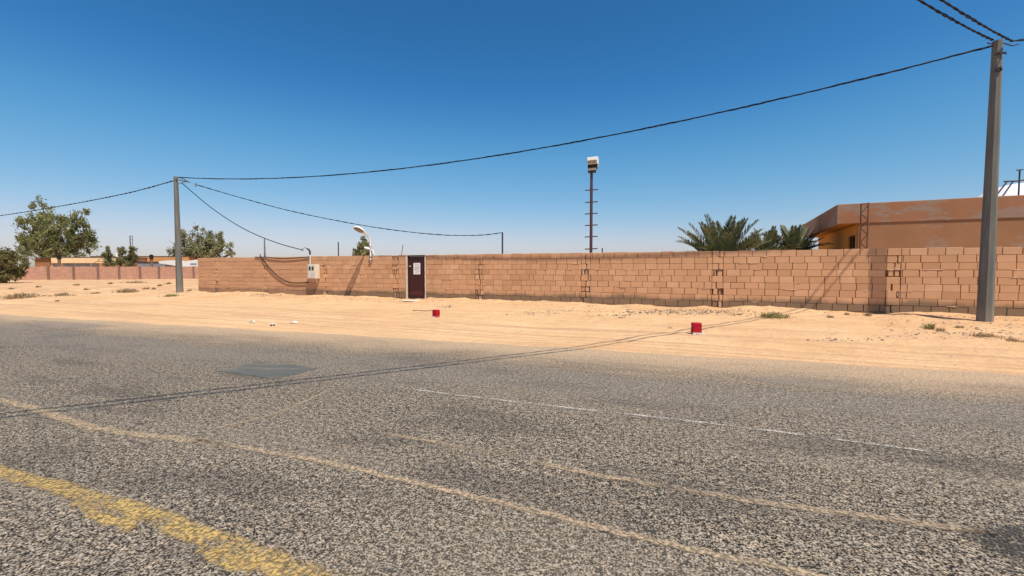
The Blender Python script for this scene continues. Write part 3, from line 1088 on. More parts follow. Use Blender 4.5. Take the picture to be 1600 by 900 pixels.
S1 = P(1551, 63, RP_Y - 0.15); S2 = P(1581, 64.5, RP_Y - 0.05)
OV_DIR = Vector((-1, -0.612, 0)).normalized()
E1 = S1 + OV_DIR * 34
E2 = S2 + OV_DIR * 34
cable("overhead_cable", pass_over(S1, None, (E1.x, E1.y), S1.z + 1.2, 1.35), "black cable overhead meeting the near pole top from the upper left, lower of the pair", 2, 0.015, 0.0125, 0.75)
cable("overhead_cable", pass_over(S2, None, (E2.x, E2.y), S2.z + 1.2, 1.35), "black cable overhead crossing to the right of the near pole top, upper of the pair", 2, 0.015, 0.0125, 0.75)
cable("overhead_cable", sagline(S2, S2 + Vector((14, -4.8, 0.7)), 0.2, 20), "short black cable leaving the near pole top towards the right edge", 2, 0.014, 0.014, 0.9)

# ------------------------------------------------------------------ meter box and its post on the wall
mq = wq(486.3)
mt = thing("meter_post", wall_q(mq, 0.95, 0.03), "slim pale conduit with a black hooked top on the wall beside the meter box", "conduit")
mb = MB()
mb.tube([wall_q(mq, 1.05, 0.045), wall_q(mq, 2.0, 0.045)], 0.034, 8)
mb.build("conduit", M["white_dirty"], mt, wall_q(mq, 0.95, 0.03))
mb = MB()
mb.tube([wall_q(mq, 1.98, 0.045), wall_q(mq, 2.14, 0.05), wall_q(mq - 0.05, 2.22, 0.06), wall_q(mq - 0.17, 2.28, 0.08)], [0.04, 0.045, 0.05, 0.03], 8)
mb.tube([wall_q(mq - 0.15, 2.27, 0.08), wall_q(mq - 0.28, 2.33, 0.1), wall_q(mq - 0.42, 2.25, 0.12), wall_q(mq - 0.46, 2.17, 0.13)], 0.012, 6)
mb.build("conduit_hook", M["metal_dark"], mt, wall_q(mq, 1.98, 0.045))
bq = wq(493.5)
bx = thing("meter_box", wall_q(bq, 0.80, 0.0), "cream electricity meter box with two dark windows hung on the wall", "meter box")
mb = MB()
mb.box(wall_q(bq + 0.03, 1.16, 0.155), 0.25, 0.14, 0.34, WA, -WN, None, 0.5, 0.012)
mb.build("box_body", M["box_plastic"], bx, wall_q(bq, 1.16, 0.15))
mb = MB()
mb.box(wall_q(bq + 0.03, 1.16, 0.299), 0.225, 0.005, 0.315, WA, -WN, None, 0.5, 0.003)
dr = mb.build("box_door", M["white_dirty"], bx, wall_q(bq, 1.16, 0.3))
for s in (-1, 1):
    mb = MB()
    mb.box(wall_q(bq + 0.03 + s * 0.095, 1.31, 0.306), 0.06, 0.003, 0.09, WA, -WN)
    mb.build("box_window", M["window_dark"], bx, wall_q(bq + s * 0.1, 1.31, 0.306))
mb = MB()
mb.tube([wall_q(bq + 0.14, 0.82, 0.06), wall_q(bq + 0.14, 0.60, 0.06)], 0.03, 8)
mb.build("box_pipe", M["white_dirty"], bx, wall_q(bq, 0.8, 0.06))
# cable running along the wall to the meter post
cable("wall_cable", smooth_path([wall_pt(408.5, 2.05, 0.03), wall_pt(409, 1.92, 0.04), wall_pt(416, 1.6, 0.05), wall_pt(428, 1.13, 0.05), wall_pt(440, 0.80, 0.05), wall_pt(452, 0.62, 0.05), wall_pt(466, 0.58, 0.05), wall_pt(483, 0.62, 0.05)], 8),
      "brown-black cable looping down the wall to the meter post", 1, 0.022, group="cables on the wall")
cable("wall_cable", smooth_path([wall_pt(400, 1.90, 0.03), wall_pt(420, 1.885, 0.045), wall_pt(440, 1.80, 0.045), wall_pt(460, 1.82, 0.045), wall_pt(485, 1.88, 0.04)], 8),
      "dark cable stretched along the wall top left of the meter post", 1, 0.02, group="cables on the wall")
mb = MB()
mb.tube([wall_pt(408, 1.7, -0.25), wall_pt(408, 2.86, -0.25)], [0.05, 0.03], 7)
tag(mb.build("slim_post", M["metal_grey"], None, wall_pt(408, 1.7, -0.25)), "thin grey post poking above the smeared wall left of the meter post", "post")

# ------------------------------------------------------------------ lamps on the wall
lq = wq(580.5)
lt = thing("wall_lamp", wall_q(lq, 1.6, 0.03), "white street lamp on a curved arm reaching out from the wall top", "street lamp")
mb = MB()
arm = [wall_q(lq, 1.62, 0.045), wall_q(lq, 2.2, 0.045), wall_q(lq, 2.48, 0.06), wall_q(lq, 2.65, 0.13), wall_q(lq, 2.75, 0.22), wall_q(lq, 2.82, 0.33)]
mb.tube(smooth_path(arm, 5), 0.032, 8)
mb.build("lamp_arm", M["white_metal"], lt, arm[0])
for z in (1.68, 1.84):
    mb = MB()
    mb.box(wall_q(lq, z, 0.04), 0.07, 0.045, 0.016, WA, -WN)
    mb.build("wall_bracket", M["metal_grey"], lt, wall_q(lq, z, 0.04))


def lamp_head(base, tip, wide, thick):
    d = (tip - base).normalized(); x = WA; up = x.cross(d).normalized()
    if up.z < 0: up = -up
    L = (tip - base).length
    prof = [(0.0, 0.22, 0.35), (0.12, 0.38, 0.6), (0.35, 0.75, 0.95), (0.62, 1.0, 1.0), (0.86, 0.92, 0.75), (0.97, 0.62, 0.42), (1.0, 0.3, 0.15)]
    top = MB(); vs = []; fs = []
    n = 10
    for f, w, h in prof:
        c = base + d * (L * f)
        for k in range(n + 1):
            a = math.pi * k / n
            vs.append(c + x * (math.cos(a) * wide / 2 * w) + up * (math.sin(a) ** 0.8 * thick * h))
    m = n + 1
    for i in range(len(prof) - 1):
        for k in range(n):
            fs.append((i * m + k, (i + 1) * m + k, (i + 1) * m + k + 1, i * m + k + 1)[::-1])
        fs.append((i * m, (i + 1) * m, (i + 1) * m + n, i * m + n))
    fs.append(tuple(range(m))); fs.append(tuple((len(prof) - 1) * m + k for k in range(m))[::-1])
    top.raw(vs, fs)
    lens = MB()
    pts = []
    for f, w in ((0.40, 0.62), (0.62, 0.84), (0.84, 0.78), (0.92, 0.5)):
        pts.append((f, w))
    l = [base + d * (L * f) + x * (wide / 2 * w) - up * 0.006 for f, w in pts]
    r_ = [base + d * (L * f) - x * (wide / 2 * w) - up * 0.006 for f, w in pts][::-1]
    lens.prism(l + r_, -up * 0.03)
    return top, lens


hb, ht = wall_q(lq, 2.80, 0.29), wall_q(lq - 0.04, 3.12, 1.00)
top, lens = lamp_head(hb, ht, 0.37, 0.12)
top.build("lamp_housing", M["white_metal"], lt, hb, smooth=False)
lens.build("lamp_lens", M["lens"], lt, hb)

l2q = wq(571)
l2 = thing("yard_lamp", wall_q(l2q, 0, -0.6), "small white lamp peeping over the wall beside the bigger street lamp", "street lamp")
b2 = wall_q(l2q, 0, -0.6)
mb = MB()
arm = [b2 + Vector((0, 0, -0.1)), b2 + Vector((0, 0, 1.6)), b2 + Vector((0, 0, 2.0)), b2 - WA * 0.06 + Vector((0, 0, 2.14)), b2 - WA * 0.16 + Vector((0, 0, 2.22))]
mb.tube(smooth_path(arm, 5), 0.03, 8)
mb.build("lamp_arm", M["white_metal"], l2, b2)
hb = b2 - WA * 0.10 + Vector((0, 0, 2.19)); ht = b2 - WA * 0.46 + WN * 0.12 + Vector((0, 0, 2.30))
X_ = WA
d = (ht - hb).normalized()
top = MB(); vs = []; fs = []
up = Vector((0, 0, 1)); side = d.cross(up).normalized(); up = side.cross(d).normalized()
prof = [(0, .3), (.2, .7), (.55, 1), (.85, .9), (1, .35)]
for f, w in prof:
    c = hb.lerp(ht, f)
    for k in range(10):
        a = 2 * math.pi * k / 10
        vs.append(c + side * (math.cos(a) * 0.11 * w) + up * (math.sin(a) * 0.07 * w))
for i in range(4):
    for k in range(10):
        fs.append((i * 10 + k, i * 10 + (k + 1) % 10, (i + 1) * 10 + (k + 1) % 10, (i + 1) * 10 + k))
fs.append(tuple(range(10))[::-1]); fs.append(tuple(40 + k for k in range(10)))
top.raw(vs, fs)
top.build("lamp_housing", M["white_metal"], l2, hb)

# slim posts behind the wall
def slim(u, v0, v1, out, r, label, u1=None, ballast=-0.2):
    Y = wall_pt(u, 0, out).y
    a = P(u, v1, Y); b = P(u1 if u1 else u, v0, Y)
    a2 = Vector((a.x, a.y, ballast)) if u1 is None else a + (a - b) * 1.2
    if u1 is None: b.x = a2.x
    mb = MB(); mb.tube([a2, b], r, 7)
    return tag(mb.build("slim_post", M["metal_dark"], None, a2), label, "post")


slim(529, 378, 405, -3.0, 0.03, "thin dark post above the wall left of the street lamp")
slim(941, 387.5, 400, -6.0, 0.03, "short thin stub just right of the runged mast")
mb = MB()
mb.tube([wall_q(wq(627), 1.88, -0.03), wall_q(wq(626.5) + 0.14, 2.36, 0.02)], 0.014, 6)
tag(mb.build("leaning_rod", M["rust_brown"], None, wall_q(wq(627), 1.88, -0.03)), "rusty rod leaning out of the wall top left of the door", "rod")
sp = P(785, 363, 24)
mb = MB(); mb.tube([Vector((sp.x, sp.y, -0.2)), sp], 0.045, 7)
tag(mb.build("slim_post", M["metal_dark"], None, Vector((sp.x, sp.y, -0.2))), "dark post behind the wall that ends the thin sagging cable", "post")

# ------------------------------------------------------------------ runged mast with box head
ms = wall_pt(918.5, 0, -0.5)
MY = ms.y
mast = thing("runged_mast", ms, "tall brown mast with cross rungs and a white box head behind the wall", "mast")
mtop = P(919.5, 270, MY); mtop.x = ms.x
mb = MB()
mb.tube([Vector((ms.x, ms.y, -0.3)), mtop], [0.062, 0.055], 8)
mb.build("mast_tube", M["mast_brown"], mast, ms)
for v in (297, 316, 334, 352, 370, 389):
    mb = MB(); z = P(919, v, MY).z
    k = 0.235
    mb.tube([Vector((ms.x - k, ms.y - 0.02 + 0.05, z - 0.006)), Vector((ms.x + k, ms.y - 0.02 - 0.05, z + 0.012))], 0.022, 6)
    mb.build("rung", M["mast_brown"], mast, Vector((ms.x, ms.y, z)))
ra = Vector((0.97, -0.24, 0.05)).normalized(); rf = Vector((-ra.y, ra.x, 0)).normalized(); ru = ra.cross(rf)
def hz(v): return P(921, v, MY).z
mb = MB(); mb.box(Vector((ms.x + 0.02, ms.y, (hz(267) + hz(269.5)) / 2)), 0.15, 0.14, 0.028, ra, rf, ru, 0.5, 0.006); mb.build("mast_plate", M["black"], mast, mtop)
mb = MB(); mb.box(Vector((ms.x + 0.03, ms.y, (hz(263) + hz(267)) / 2)), 0.145, 0.13, 0.045, ra, rf, ru, 0.5, 0.006); mb.build("head_base", M["white_dirty"], mast, mtop)
mb = MB(); mb.box(Vector((ms.x + 0.04, ms.y, (hz(257.5) + hz(263.5)) / 2)), 0.175, 0.16, 0.075, ra, rf, ru, 0.5, 0.006); mb.build("head_band", M["black"], mast, mtop)
mb = MB()
c = Vector((ms.x + 0.05, ms.y, (hz(247) + hz(258)) / 2))
hzz = (hz(247) - hz(258)) / 2
mb.box(c, 0.205, 0.20, hzz, ra, (rf + Vector((0, 0, 0.0))).normalized(), ru, 0.5, 0.012)
hd = mb.build("head_box", M["white_metal"], mast, mtop)
mb = MB()
mb.box(c - rf * 0.203 - ru * 0.055 - ra * 0.02, 0.175, 0.004, hzz * 0.5, ra, rf, ru)
mb.build("head_lens", M["lens"], mast, mtop)

# ------------------------------------------------------------------ the stucco house behind the wall
C0 = P(1308.5, 319.5, 17.5)
C1 = P(1600, 304, 15.25)
FA = (C1 - C0); FA.z = 0; FA.normalize()
FI = Vector((-FA.y, FA.x, 0))
ZR = C0.z
ZB = P(1307, 350, 17.5).z
house = thing("stucco_house", Vector((C0.x, C0.y, 0)), "flat roofed burnt orange house with patchy render behind the wall", "house")


def hp(s, r, z):
    return Vector((C0.x, C0.y, 0)) + FA * s + FI * r + Vector((0, 0, z))


LEN, DEP = 16.0, 8.6
SW = 0.70
# front wall
mb = MB()
mb.box(hp((SW + LEN) / 2, 0.03 + 0.12, (ZB - 0.3) / 2), (LEN - SW) / 2, 0.12, (ZB + 0.3) / 2, FA, FI)
mb.box(hp((SW + LEN) / 2, DEP - 0.2, (ZB - 0.3) / 2), (LEN - SW) / 2, 0.12, (ZB + 0.3) / 2, FA, FI)
mb.box(hp(LEN - 0.12, DEP / 2, (ZB - 0.3) / 2), 0.12, DEP / 2 - 0.35, (ZB + 0.3) / 2, FA, FI)
mb.build("house_wall", M["stucco"], house, C0)
# side wall with the opening
mb = MB()
o0, o1, ot = 0.52, 1.75, P(1330, 368, 18.2).z
segs = [(0.272, o0, -0.3, ZB), (o1, DEP - 0.33, -0.3, ZB), (o0, o1, ot, ZB), (o0, o1, -0.3, 0.9)]
for r0, r1, z0, z1 in segs:
    mb.box(hp(SW + 0.12, (r0 + r1) / 2, (z0 + z1) / 2), 0.12, (r1 - r0) / 2, (z1 - z0) / 2, FA, FI)
mb.build("house_wall", M["stucco_side"], house, C0)
mb = MB()
mb.box(hp(SW + 0.18, (o0 + o1) / 2, (ot + 0.9) / 2), 0.01, (o1 - o0) / 2, (ot - 0.9) / 2, FA, FI)
win = mb.build("window", M["window_dark"], house, C0)
mb = MB()
for r in (o0 + 0.025, o1 - 0.025):
    mb.box(hp(SW + 0.10, r, (ot + 0.9) / 2), 0.03, 0.025, (ot - 0.9) / 2, FA, FI)
mb.box(hp(SW + 0.10, (o0 + o1) / 2, ot - 0.025), 0.03, (o1 - o0) / 2 - 0.052, 0.025, FA, FI)
mb.build("window_frame", M["metal_dark"], win, C0)
# roof slab with deep fascia
mb = MB()
n = 16
mb.box(hp(LEN / 2 + 0.1, 0.10, (ZR + ZB) / 2), LEN / 2 + 0.1, 0.10, (ZR - ZB) / 2, FA, FI, None, 0.5, 0.01)
mb.box(hp(0.10, DEP / 2 + 0.1, (ZR + ZB) / 2), 0.10, DEP / 2 - 0.102, (ZR - ZB) / 2, FA, FI, None, 0.5, 0.01)
mb.box(hp(LEN / 2 + 0.1, DEP + 0.10, (ZR + ZB) / 2), LEN / 2 + 0.1, 0.10, (ZR - ZB) / 2, FA, FI, None, 0.5, 0.01)
mb.build("roof_fascia", M["stucco_band"], house, C0)
mb = MB()
mb.box(hp(LEN / 2 + 0.15, DEP / 2 + 0.1, ZB + 0.14), LEN / 2 - 0.06, DEP / 2 - 0.105, 0.10, FA, FI)
mb.build("roof_slab", M["stucco_side"], house, C0)

# lattice mast in front of the facade
la, lb = P(1345.6, 318, 16.9), P(1357.2, 316.5, 16.72)
lat = thing("lattice_mast", Vector((la.x, la.y, 0)), "narrow brown lattice ladder standing upright against the orange house front", "lattice mast")
for k, t in enumerate((la, lb)):
    mb = MB(); mb.tube([Vector((t.x, t.y, -0.2)), Vector((t.x, t.y, t.z))], 0.026, 6)
    mb.build("lattice_rail", M["rust_brown"], lat, Vector((t.x, t.y, 0)))
mb = MB()
z = la.z - 0.05; side = 0
pts = []
zt = la.z - 0.1
while zt > 0:
    t = la if side else lb
    pts.append(Vector((t.x, t.y, zt))); side = 1 - side; zt -= 0.27
mb.tube(pts, 0.017, 5)
mb.tube([la - Vector((0, 0, .02)), Vector((lb.x, lb.y, la.z - .02))], 0.02, 5)
mb.build("lattice_web", M["rust_brown"], lat, Vector((la.x, la.y, 0)))

# dome and aerial on the roof
dc = P(1594, 304, 19.0); dc.z = ZB + 0.24
dm = MB()
Rr, Hh = 1.95, P(1594, 283.5, 18.6).z - dc.z
vs = []; fs = []
N, K = 40, 9
for i in range(K):
    a = (math.pi / 2) * i / (K - 1)
    for k in range(N):
        p = 2 * math.pi * k / N
        vs.append(dc + Vector((math.cos(p) * Rr * math.cos(a), math.sin(p) * Rr * math.cos(a), Hh * math.sin(a) ** 1.15)))
for i in range(K - 1):
    for k in range(N):
        fs.append((i * N + k, i * N + (k + 1) % N, (i + 1) * N + (k + 1) % N, (i + 1) * N + k))
dm.raw(vs, fs)
tag(dm.build("roof_dome", M["dome"], None, dc, smooth=True), "smooth white dome resting on the roof of the orange house", "dome")
AY = 15.55
ab = P(1587, 303, AY); at_ = P(1586, 267, AY)
ae = thing("roof_aerial", Vector((ab.x, ab.y, ZR)), "dark aerial of crossed bars standing on the orange house's roof edge", "aerial")
ab = hp((Vector((ab.x, ab.y, 0)) - Vector((C0.x, C0.y, 0))).dot(FA), 0.12, ZR)
mb = MB(); mb.tube([ab - Vector((0, 0, 0.01)), Vector((ab.x, ab.y, at_.z))], 0.024, 7); mb.build("aerial_post", M["metal_dark"], ae, ab)
mb = MB()
mb.tube([Vector((ab.x, ab.y, at_.z)) - FA * 0.085, Vector((ab.x, ab.y, at_.z)) + FA * 0.085], 0.02, 6)
mb.build("aerial_cap", M["metal_dark"], ae, ab)
cz = P(1586, 284, AY).z
mb = MB()
cc = Vector((ab.x, ab.y, cz))
mb.tube([cc - RT_ if False else cc + Vector((-0.45, 0.06, -0.01)), cc, cc + Vector((0.42, -0.10, 0.10))], 0.026, 6)
mb.build("aerial_bar", M["metal_dark"], ae, ab)
for dx in (-0.36, -0.16):
    mb = MB()
    p0 = cc + Vector((dx, 0.05, -0.02))
    mb.tube([p0, hp((p0 - C0).dot(FA) - 0.22, 0.16, ZR - 0.005)], 0.022, 6)
    mb.build("aerial_leg", M["metal_grey"], ae, ab)


# ------------------------------------------------------------------ vegetation
def palm(center, n, length, label, seed, group=None, ground=-0.1, droop=1.0, lean_out=None):
    rr = random.Random(seed)
    base = Vector((center.x, center.y, ground))
    t = thing("palm_tree", base, label, "palm", group)
    mb = MB()
    h = center.z - ground
    k = max(4, int(h / 0.14))
    for i in range(k):
        z0 = h * i / k; z1 = h * (i + 1) / k
        mb.tube([base + Vector((0, 0, z0 - 0.1)), base + Vector((0, 0, z1 - 0.1))], [0.22, 0.27], 10)
    mb.build("palm_trunk", M["palm_bark"], t, base)
    fr = MB(); st = MB()
    for i in range(n):
        az = i * 2.39996 + rr.uniform(-0.2, 0.2)
        f = (i + 0.5) / n
        el = R(83 - 82 * f ** 0.75 + rr.uniform(-6, 6))
        L = length * rr.uniform(0.85, 1.08) * (0.80 + 0.25 * math.sin(math.pi * min(1, f + 0.25)))
        d0 = Vector((math.cos(az) * math.cos(el), math.sin(az) * math.cos(el), math.sin(el)))
        p = center + Vector((math.cos(az), math.sin(az), 0)) * 0.12 + Vector((0, 0, rr.uniform(-.1, .15)))
        pts = [p]
        d = d0.copy(); m = 14
        bend = rr.uniform(0.03, 0.075) * droop * (0.35 + math.cos(el))
        for k in range(m):
            p = p + d * (L / m); pts.append(p)
            d = (d - Vector((0, 0, bend * (0.4 + 1.2 * k / m)))).normalized()
        st.tube(pts, [0.022 * (1 - 0.85 * k / m) + 0.003 for k in range(m + 1)], 5)
        tone = rr.uniform(-0.15, 0.15)
        nl = 44
        for j in range(nl):
            g = 0.12 + 0.88 * j / nl
            x = g * m; k = min(m - 1, int(x)); q = pts[k].lerp(pts[k + 1], x - k)
            ax = (pts[k + 1] - pts[k]).normalized()
            side = ax.cross(Vector((0, 0, 1)))
            if side.length < 0.05: side = Vector((1, 0, 0))
            side.normalize(); up = side.cross(ax).normalized()
            ll = (0.44 * math.sin(math.pi * (0.18 + 0.76 * g)) + 0.10) * length / 2.2
            for sg in (-1, 1):
                tilt = rr.uniform(0.25, 0.75)
                dd = (ax * rr.uniform(0.75, 1.15) + side * sg * 0.8 + up * tilt * 0.7).normalized()
                tip = q + dd * ll - Vector((0, 0, 0.05 * ll))
                wv = dd.cross(up).normalized() * 0.027
                mid = q.lerp(tip, 0.5)
                tn = min(1, max(0, 0.45 + tone + rr.uniform(-0.3, 0.3)))
                fr.quad([q - wv * 0.5, mid - wv, tip, mid + wv], tn)
    fr.build("palm_fronds", M["frond"], t, base)
    st.build("frond_stems", M["frond_stem"], t, base)
    return t


palm(P(1127, 424, 18.5), 84, 2.15, "large palm with upright grey-green fronds rising over the wall", 3, "palms behind the wall")
palm(P(1240, 405, 21.5), 44, 1.6, "smaller palm tucked in next to the orange house's eave", 8, "palms behind the wall", droop=1.2)
palm(P(1199, 408, 21.5), 40, 1.55, "low palm between the large palm and the one by the eave", 12, "palms behind the wall", droop=1.5)


def tree(base, lobes, label, leafmat, nleaf, size, seed, group=None, cat="tree", name="tree", trunk_r=0.25, droop=0.5, forks=5, spread=None):
    """lobes: (centre, radius) ellipsoid clump groups; leaves gather in many small clumps inside them"""
    rr = np.random.default_rng(seed); pr_ = random.Random(seed)
    t = thing(name, base, label, cat, group)
    tr = MB()
    top = Vector((0, 0, 0))
    for c, r in lobes: top += c
    top /= len(lobes)
    fork = base.lerp(top, 0.35); fork.x += pr_.uniform(-.1, .1)
    tr.tube([base - Vector((0, 0, 0.2)), base.lerp(fork, 0.5) + Vector((pr_.uniform(-.1, .1), 0, 0)), fork], [trunk_r * 1.2, trunk_r, trunk_r * 0.8], 8)
    for c, r in lobes:
        m = fork.lerp(c, 0.5) + Vector((pr_.uniform(-.2, .2), pr_.uniform(-.2, .2), 0.1))
        tr.tube([fork - Vector((0, 0, 0.1)), m, c + Vector((0, 0, r.z * 0.3))], [trunk_r * 0.55, trunk_r * 0.35, trunk_r * 0.12], 6)
        for _ in range(4):
            e = c + Vector((pr_.uniform(-.8, .8) * r.x, pr_.uniform(-.8, .8) * r.y, pr_.uniform(-.2, .9) * r.z))
            tr.tube([m, m.lerp(e, 0.6) + Vector((0, 0, 0.1)), e], [trunk_r * 0.25, trunk_r * 0.15, trunk_r * 0.05], 5)
    tr.build("trunk", M["bark"], t, base)
    cr = MB()
    vol = [r.x * r.y * r.z for c, r in lobes]; tot = sum(v ** 0.75 for v in vol)
    for (c, r), v in zip(lobes, vol):
        share = int(nleaf * v ** 0.75 / tot)
        ncl = max(5, share // 60)
        for _ in range(ncl):
            d = rr.normal(size=3); d /= np.linalg.norm(d)
            rad = rr.uniform(0.30, 1.0) ** 0.6
            cc = np.array(c) + d * np.array(r) * rad
            cs = rr.uniform(0.08, 0.20) * (r.x + r.z) / 2 + size * 0.8
            tone = rr.uniform(-0.22, 0.22)
            for _ in range(share // ncl):
                q = cc + rr.normal(size=3) * cs * np.array([0.5, 0.5, 0.62])
                s = size * rr.uniform(0.6, 1.3)
                a = rr.normal(size=3); a[2] -= droop * 1.2; a /= np.linalg.norm(a)
                b = np.cross(a, rr.normal(size=3)); b /= max(1e-6, np.linalg.norm(b))
                e1 = a * s; e2 = b * s * 0.38
                tn = float(np.clip(0.45 + tone + rr.uniform(-0.25, 0.25), 0, 1))
                cr.quad([q - e1, q - e2, q + e1, q + e2], tn)
    cr.build("crown", leafmat, t, base)
    return t


def lob(Y, *items):
    """lobes from photo ellipses (u, v, ru, rv) at depth Y"""
    out = []
    for (u, v, ru, rv) in items:
        c = P(u, v, Y)
        k = Y / F
        rx = ru * k
        out.append((c + Vector((0, random.uniform(-0.4, 0.4) * rx, 0)), Vector((rx, max(rx * 0.9, 0.2), rv * k))))
    return out


def base_at(u, Y):
    p = P(u, 430, Y)
    return Vector((p.x, p.y, gz(p.x, p.y)))


BY = 82
tree(base_at(84, BY), lob(BY, (62, 328, 16, 19), (56, 350, 24, 22), (40, 358, 16, 18), (86, 350, 20, 20), (72, 378, 30, 24), (104, 372, 26, 30), (128, 345, 13, 22), (128, 372, 20, 26), (46, 384, 18, 18), (136, 385, 12, 22), (96, 392, 30, 14)),
     "largest spreading tree, dark green, behind the pale flat house at far left", M["leaf"], 14000, 0.25, 21, "trees beyond the walls", trunk_r=0.45, droop=0.7)
TY = 78
tree(base_at(312, TY), lob(TY, (272, 384, 12, 16), (292, 376, 16, 16), (312, 378, 18, 22), (334, 374, 16, 18), (350, 388, 14, 16), (325, 392, 26, 14), (366, 398, 5, 6), (290, 394, 20, 14)),
     "broad olive tree behind the corner of the block wall beside the far pole", M["leaf_olive"], 6800, 0.24, 22, "trees beyond the walls", trunk_r=0.35, droop=0.7)
tree(base_at(568, 60), lob(60, (565, 380, 7, 9), (570, 388, 11, 12), (560, 394, 8, 8), (576, 396, 8, 8)),
     "small pale tree rising above the wall behind the street lamp", M["leaf_olive"], 2200, 0.22, 23, "trees beyond the walls", trunk_r=0.15)
tree(base_at(167, 67), lob(67, (167, 392, 5, 6), (166, 398, 6, 5), (168, 411, 9, 5)),
     "tiny bushy tree in front of the cream house", M["leaf_olive"], 1100, 0.18, 24, "trees beyond the walls", trunk_r=0.10)
tree(base_at(188, 67), lob(67, (188, 388, 4, 6), (190, 398, 4, 8), (194, 408, 8, 8)),
     "slender tree left of the thin lattice tower", M["leaf_olive"], 1100, 0.18, 25, "trees beyond the walls", trunk_r=0.10)
tree(base_at(204, 67.5), lob(67.5, (200, 396, 6, 8), (207, 392, 4, 10), (202, 408, 9, 9), (209, 404, 5, 8)),
     "brownish bushy tree around the foot of the thin lattice tower", M["leaf_bush"], 1600, 0.18, 26, "trees beyond the walls", trunk_r=0.10)
tree(base_at(4, 47), lob(47, (-30, 400, 26, 14), (2, 404, 20, 14), (20, 414, 18, 13), (2, 396, 16, 8), (-10, 420, 24, 14), (24, 426, 10, 9), (8, 432, 20, 7), (-6, 434, 24, 7), (24, 433, 9, 6), (-34, 424, 22, 14)),
     "low wide thorn bush at the left edge in front of the far wall", M["leaf_bush"], 9500, 0.16, 27, None, "bush", "thorn_bush", trunk_r=0.12, droop=0.2)
palm(P(37, 402, 72), 16, 2.2, "tiny distant palm between the thorn bush and the big tree", 15, droop=2.2, ground=-0.2)
palm(P(168, 410, 68.0), 12, 1.6, "tiny palm over the far wall beneath the bushy treetop", 16, droop=2.2, ground=-0.2)


def tuft(u, v, w, h, n, mat, label, seed, stems=None, cat="shrub", name="dry_shrub", group="scrub on the sand"):
    rr = random.Random(seed)
    b = on_ground(u, v)
    k = b.y / F
    mb = MB()
    for _ in range(n):
        x = rr.gauss(0, 0.42) * w / 2 * k; y = rr.gauss(0, 0.4) * w / 2 * k * 0.8
        p = Vector((b.x + x, b.y + y, 0)); p.z = gz(p.x, p.y) - 0.01
        fall = math.exp(-(x / (w * k * 0.4)) ** 2)
        L = h * k * rr.uniform(0.4, 1.1) * (0.35 + 0.65 * fall)
        d = Vector((rr.gauss(0, 0.55), rr.gauss(0, 0.55), 1)).normalized()
        m = p + d * L * 0.55; t = p + d * L + Vector((rr.gauss(0, .25), rr.gauss(0, .25), -0.15)) * L
        s = Vector((rr.uniform(-1, 1), rr.uniform(-1, 1), 0)).normalized() * rr.uniform(0.004, 0.009) * max(1, b.y / 9)
        tn = rr.random()
        mb.quad([p - s, p + s, m + s, m - s], tn); mb.quad([m - s, m + s, t], tn)
        if rr.random() < 0.5:
            q = m + Vector((rr.gauss(0, .3), rr.gauss(0, .3), rr.uniform(0, .4))) * L
            mb.quad([m - s * .7, m + s * .7, q], tn)
    o = mb.build(name, mat, None, b)
    return tag(o, label, cat, group)


tuft(1210, 496, 48, 13, 420, M["dry_green"], "widest yellow-green tuft at the wall foot by the cable shadows", 1)
tuft(1453, 514, 16, 17, 90, M["dry_green"], "upright green-grey sprig on the sand left of the near pole", 2)
tuft(1470, 517, 16, 9, 60, M["dry"], "small dry sprig just left of the near pole's foot", 3)
tuft(1356, 493, 14, 8, 70, M["dry"], "dry tuft at the wall foot in the near pole's shadow", 4)
tuft(1323, 492, 9, 7, 50, M["dry"], "little dry tuft at the wall foot right of the cable shadows", 5)
tuft(1297, 496, 10, 7, 40, M["dry"], "thin straw tuft a step out from the wall foot, right of the green tuft", 6)
tuft(1538, 526, 50, 9, 260, M["dry"], "flat dry brush spread at the foot of the near pole", 7)
tuft(1586, 533, 34, 8, 150, M["dry"], "dry brush at the right edge below the near pole", 8)
tuft(1500, 512, 20, 6, 70, M["dry"], "low dead brush in the near pole's own shadow", 9)
tuft(198, 457, 36, 10, 240, M["dry"], "dry mound of scrub midway between the far pole and the far wall", 10)
tuft(268, 463, 26, 6, 150, M["dry_green"], "low green-brown scrub at the far pole's foot", 11)
tuft(30, 466, 52, 13, 320, M["dry"], "largest straw-coloured scrub clump at the left edge", 12)
tuft(96, 462, 36, 7, 180, M["dry"], "straw-coloured scrub right of the clump at the left edge", 13)
tuft(148, 459, 22, 5, 80, M["dry"], "faint straw scrub between two bigger scrub mounds at left", 14)
tuft(228, 452, 14, 5, 60, M["dry"], "tiny dry tuft right of the scrub mound, left of the far pole", 15)
tuft(212, 442, 40, 5, 110, M["dry"], "scattered dry brush close to the far wall", 16)
tuft(970, 497, 16, 4, 40, M["dry"], "sparse dead grass on open sand below the runged mast", 17)
tuft(1046, 513, 12, 5, 22, M["dry"], "faint dead sprig on the sand left of the nearer red block", 18)

for k_, (u_, v_, w_) in enumerate(((60, 449, 14), (120, 446, 16), (172, 444, 12), (250, 447, 14), (262, 444, 18), (240, 452, 10), (296, 455, 12), (135, 453, 14), (18, 452, 16), (90, 471, 8))):
    tuft(u_, v_, w_ * 0.6, 4.5, 70, M["dry"], "one of the small dry tufts dotting the sandy lot before the far wall", 60 + k_, name="dry_tuft", group="small tufts on the sandy lot")

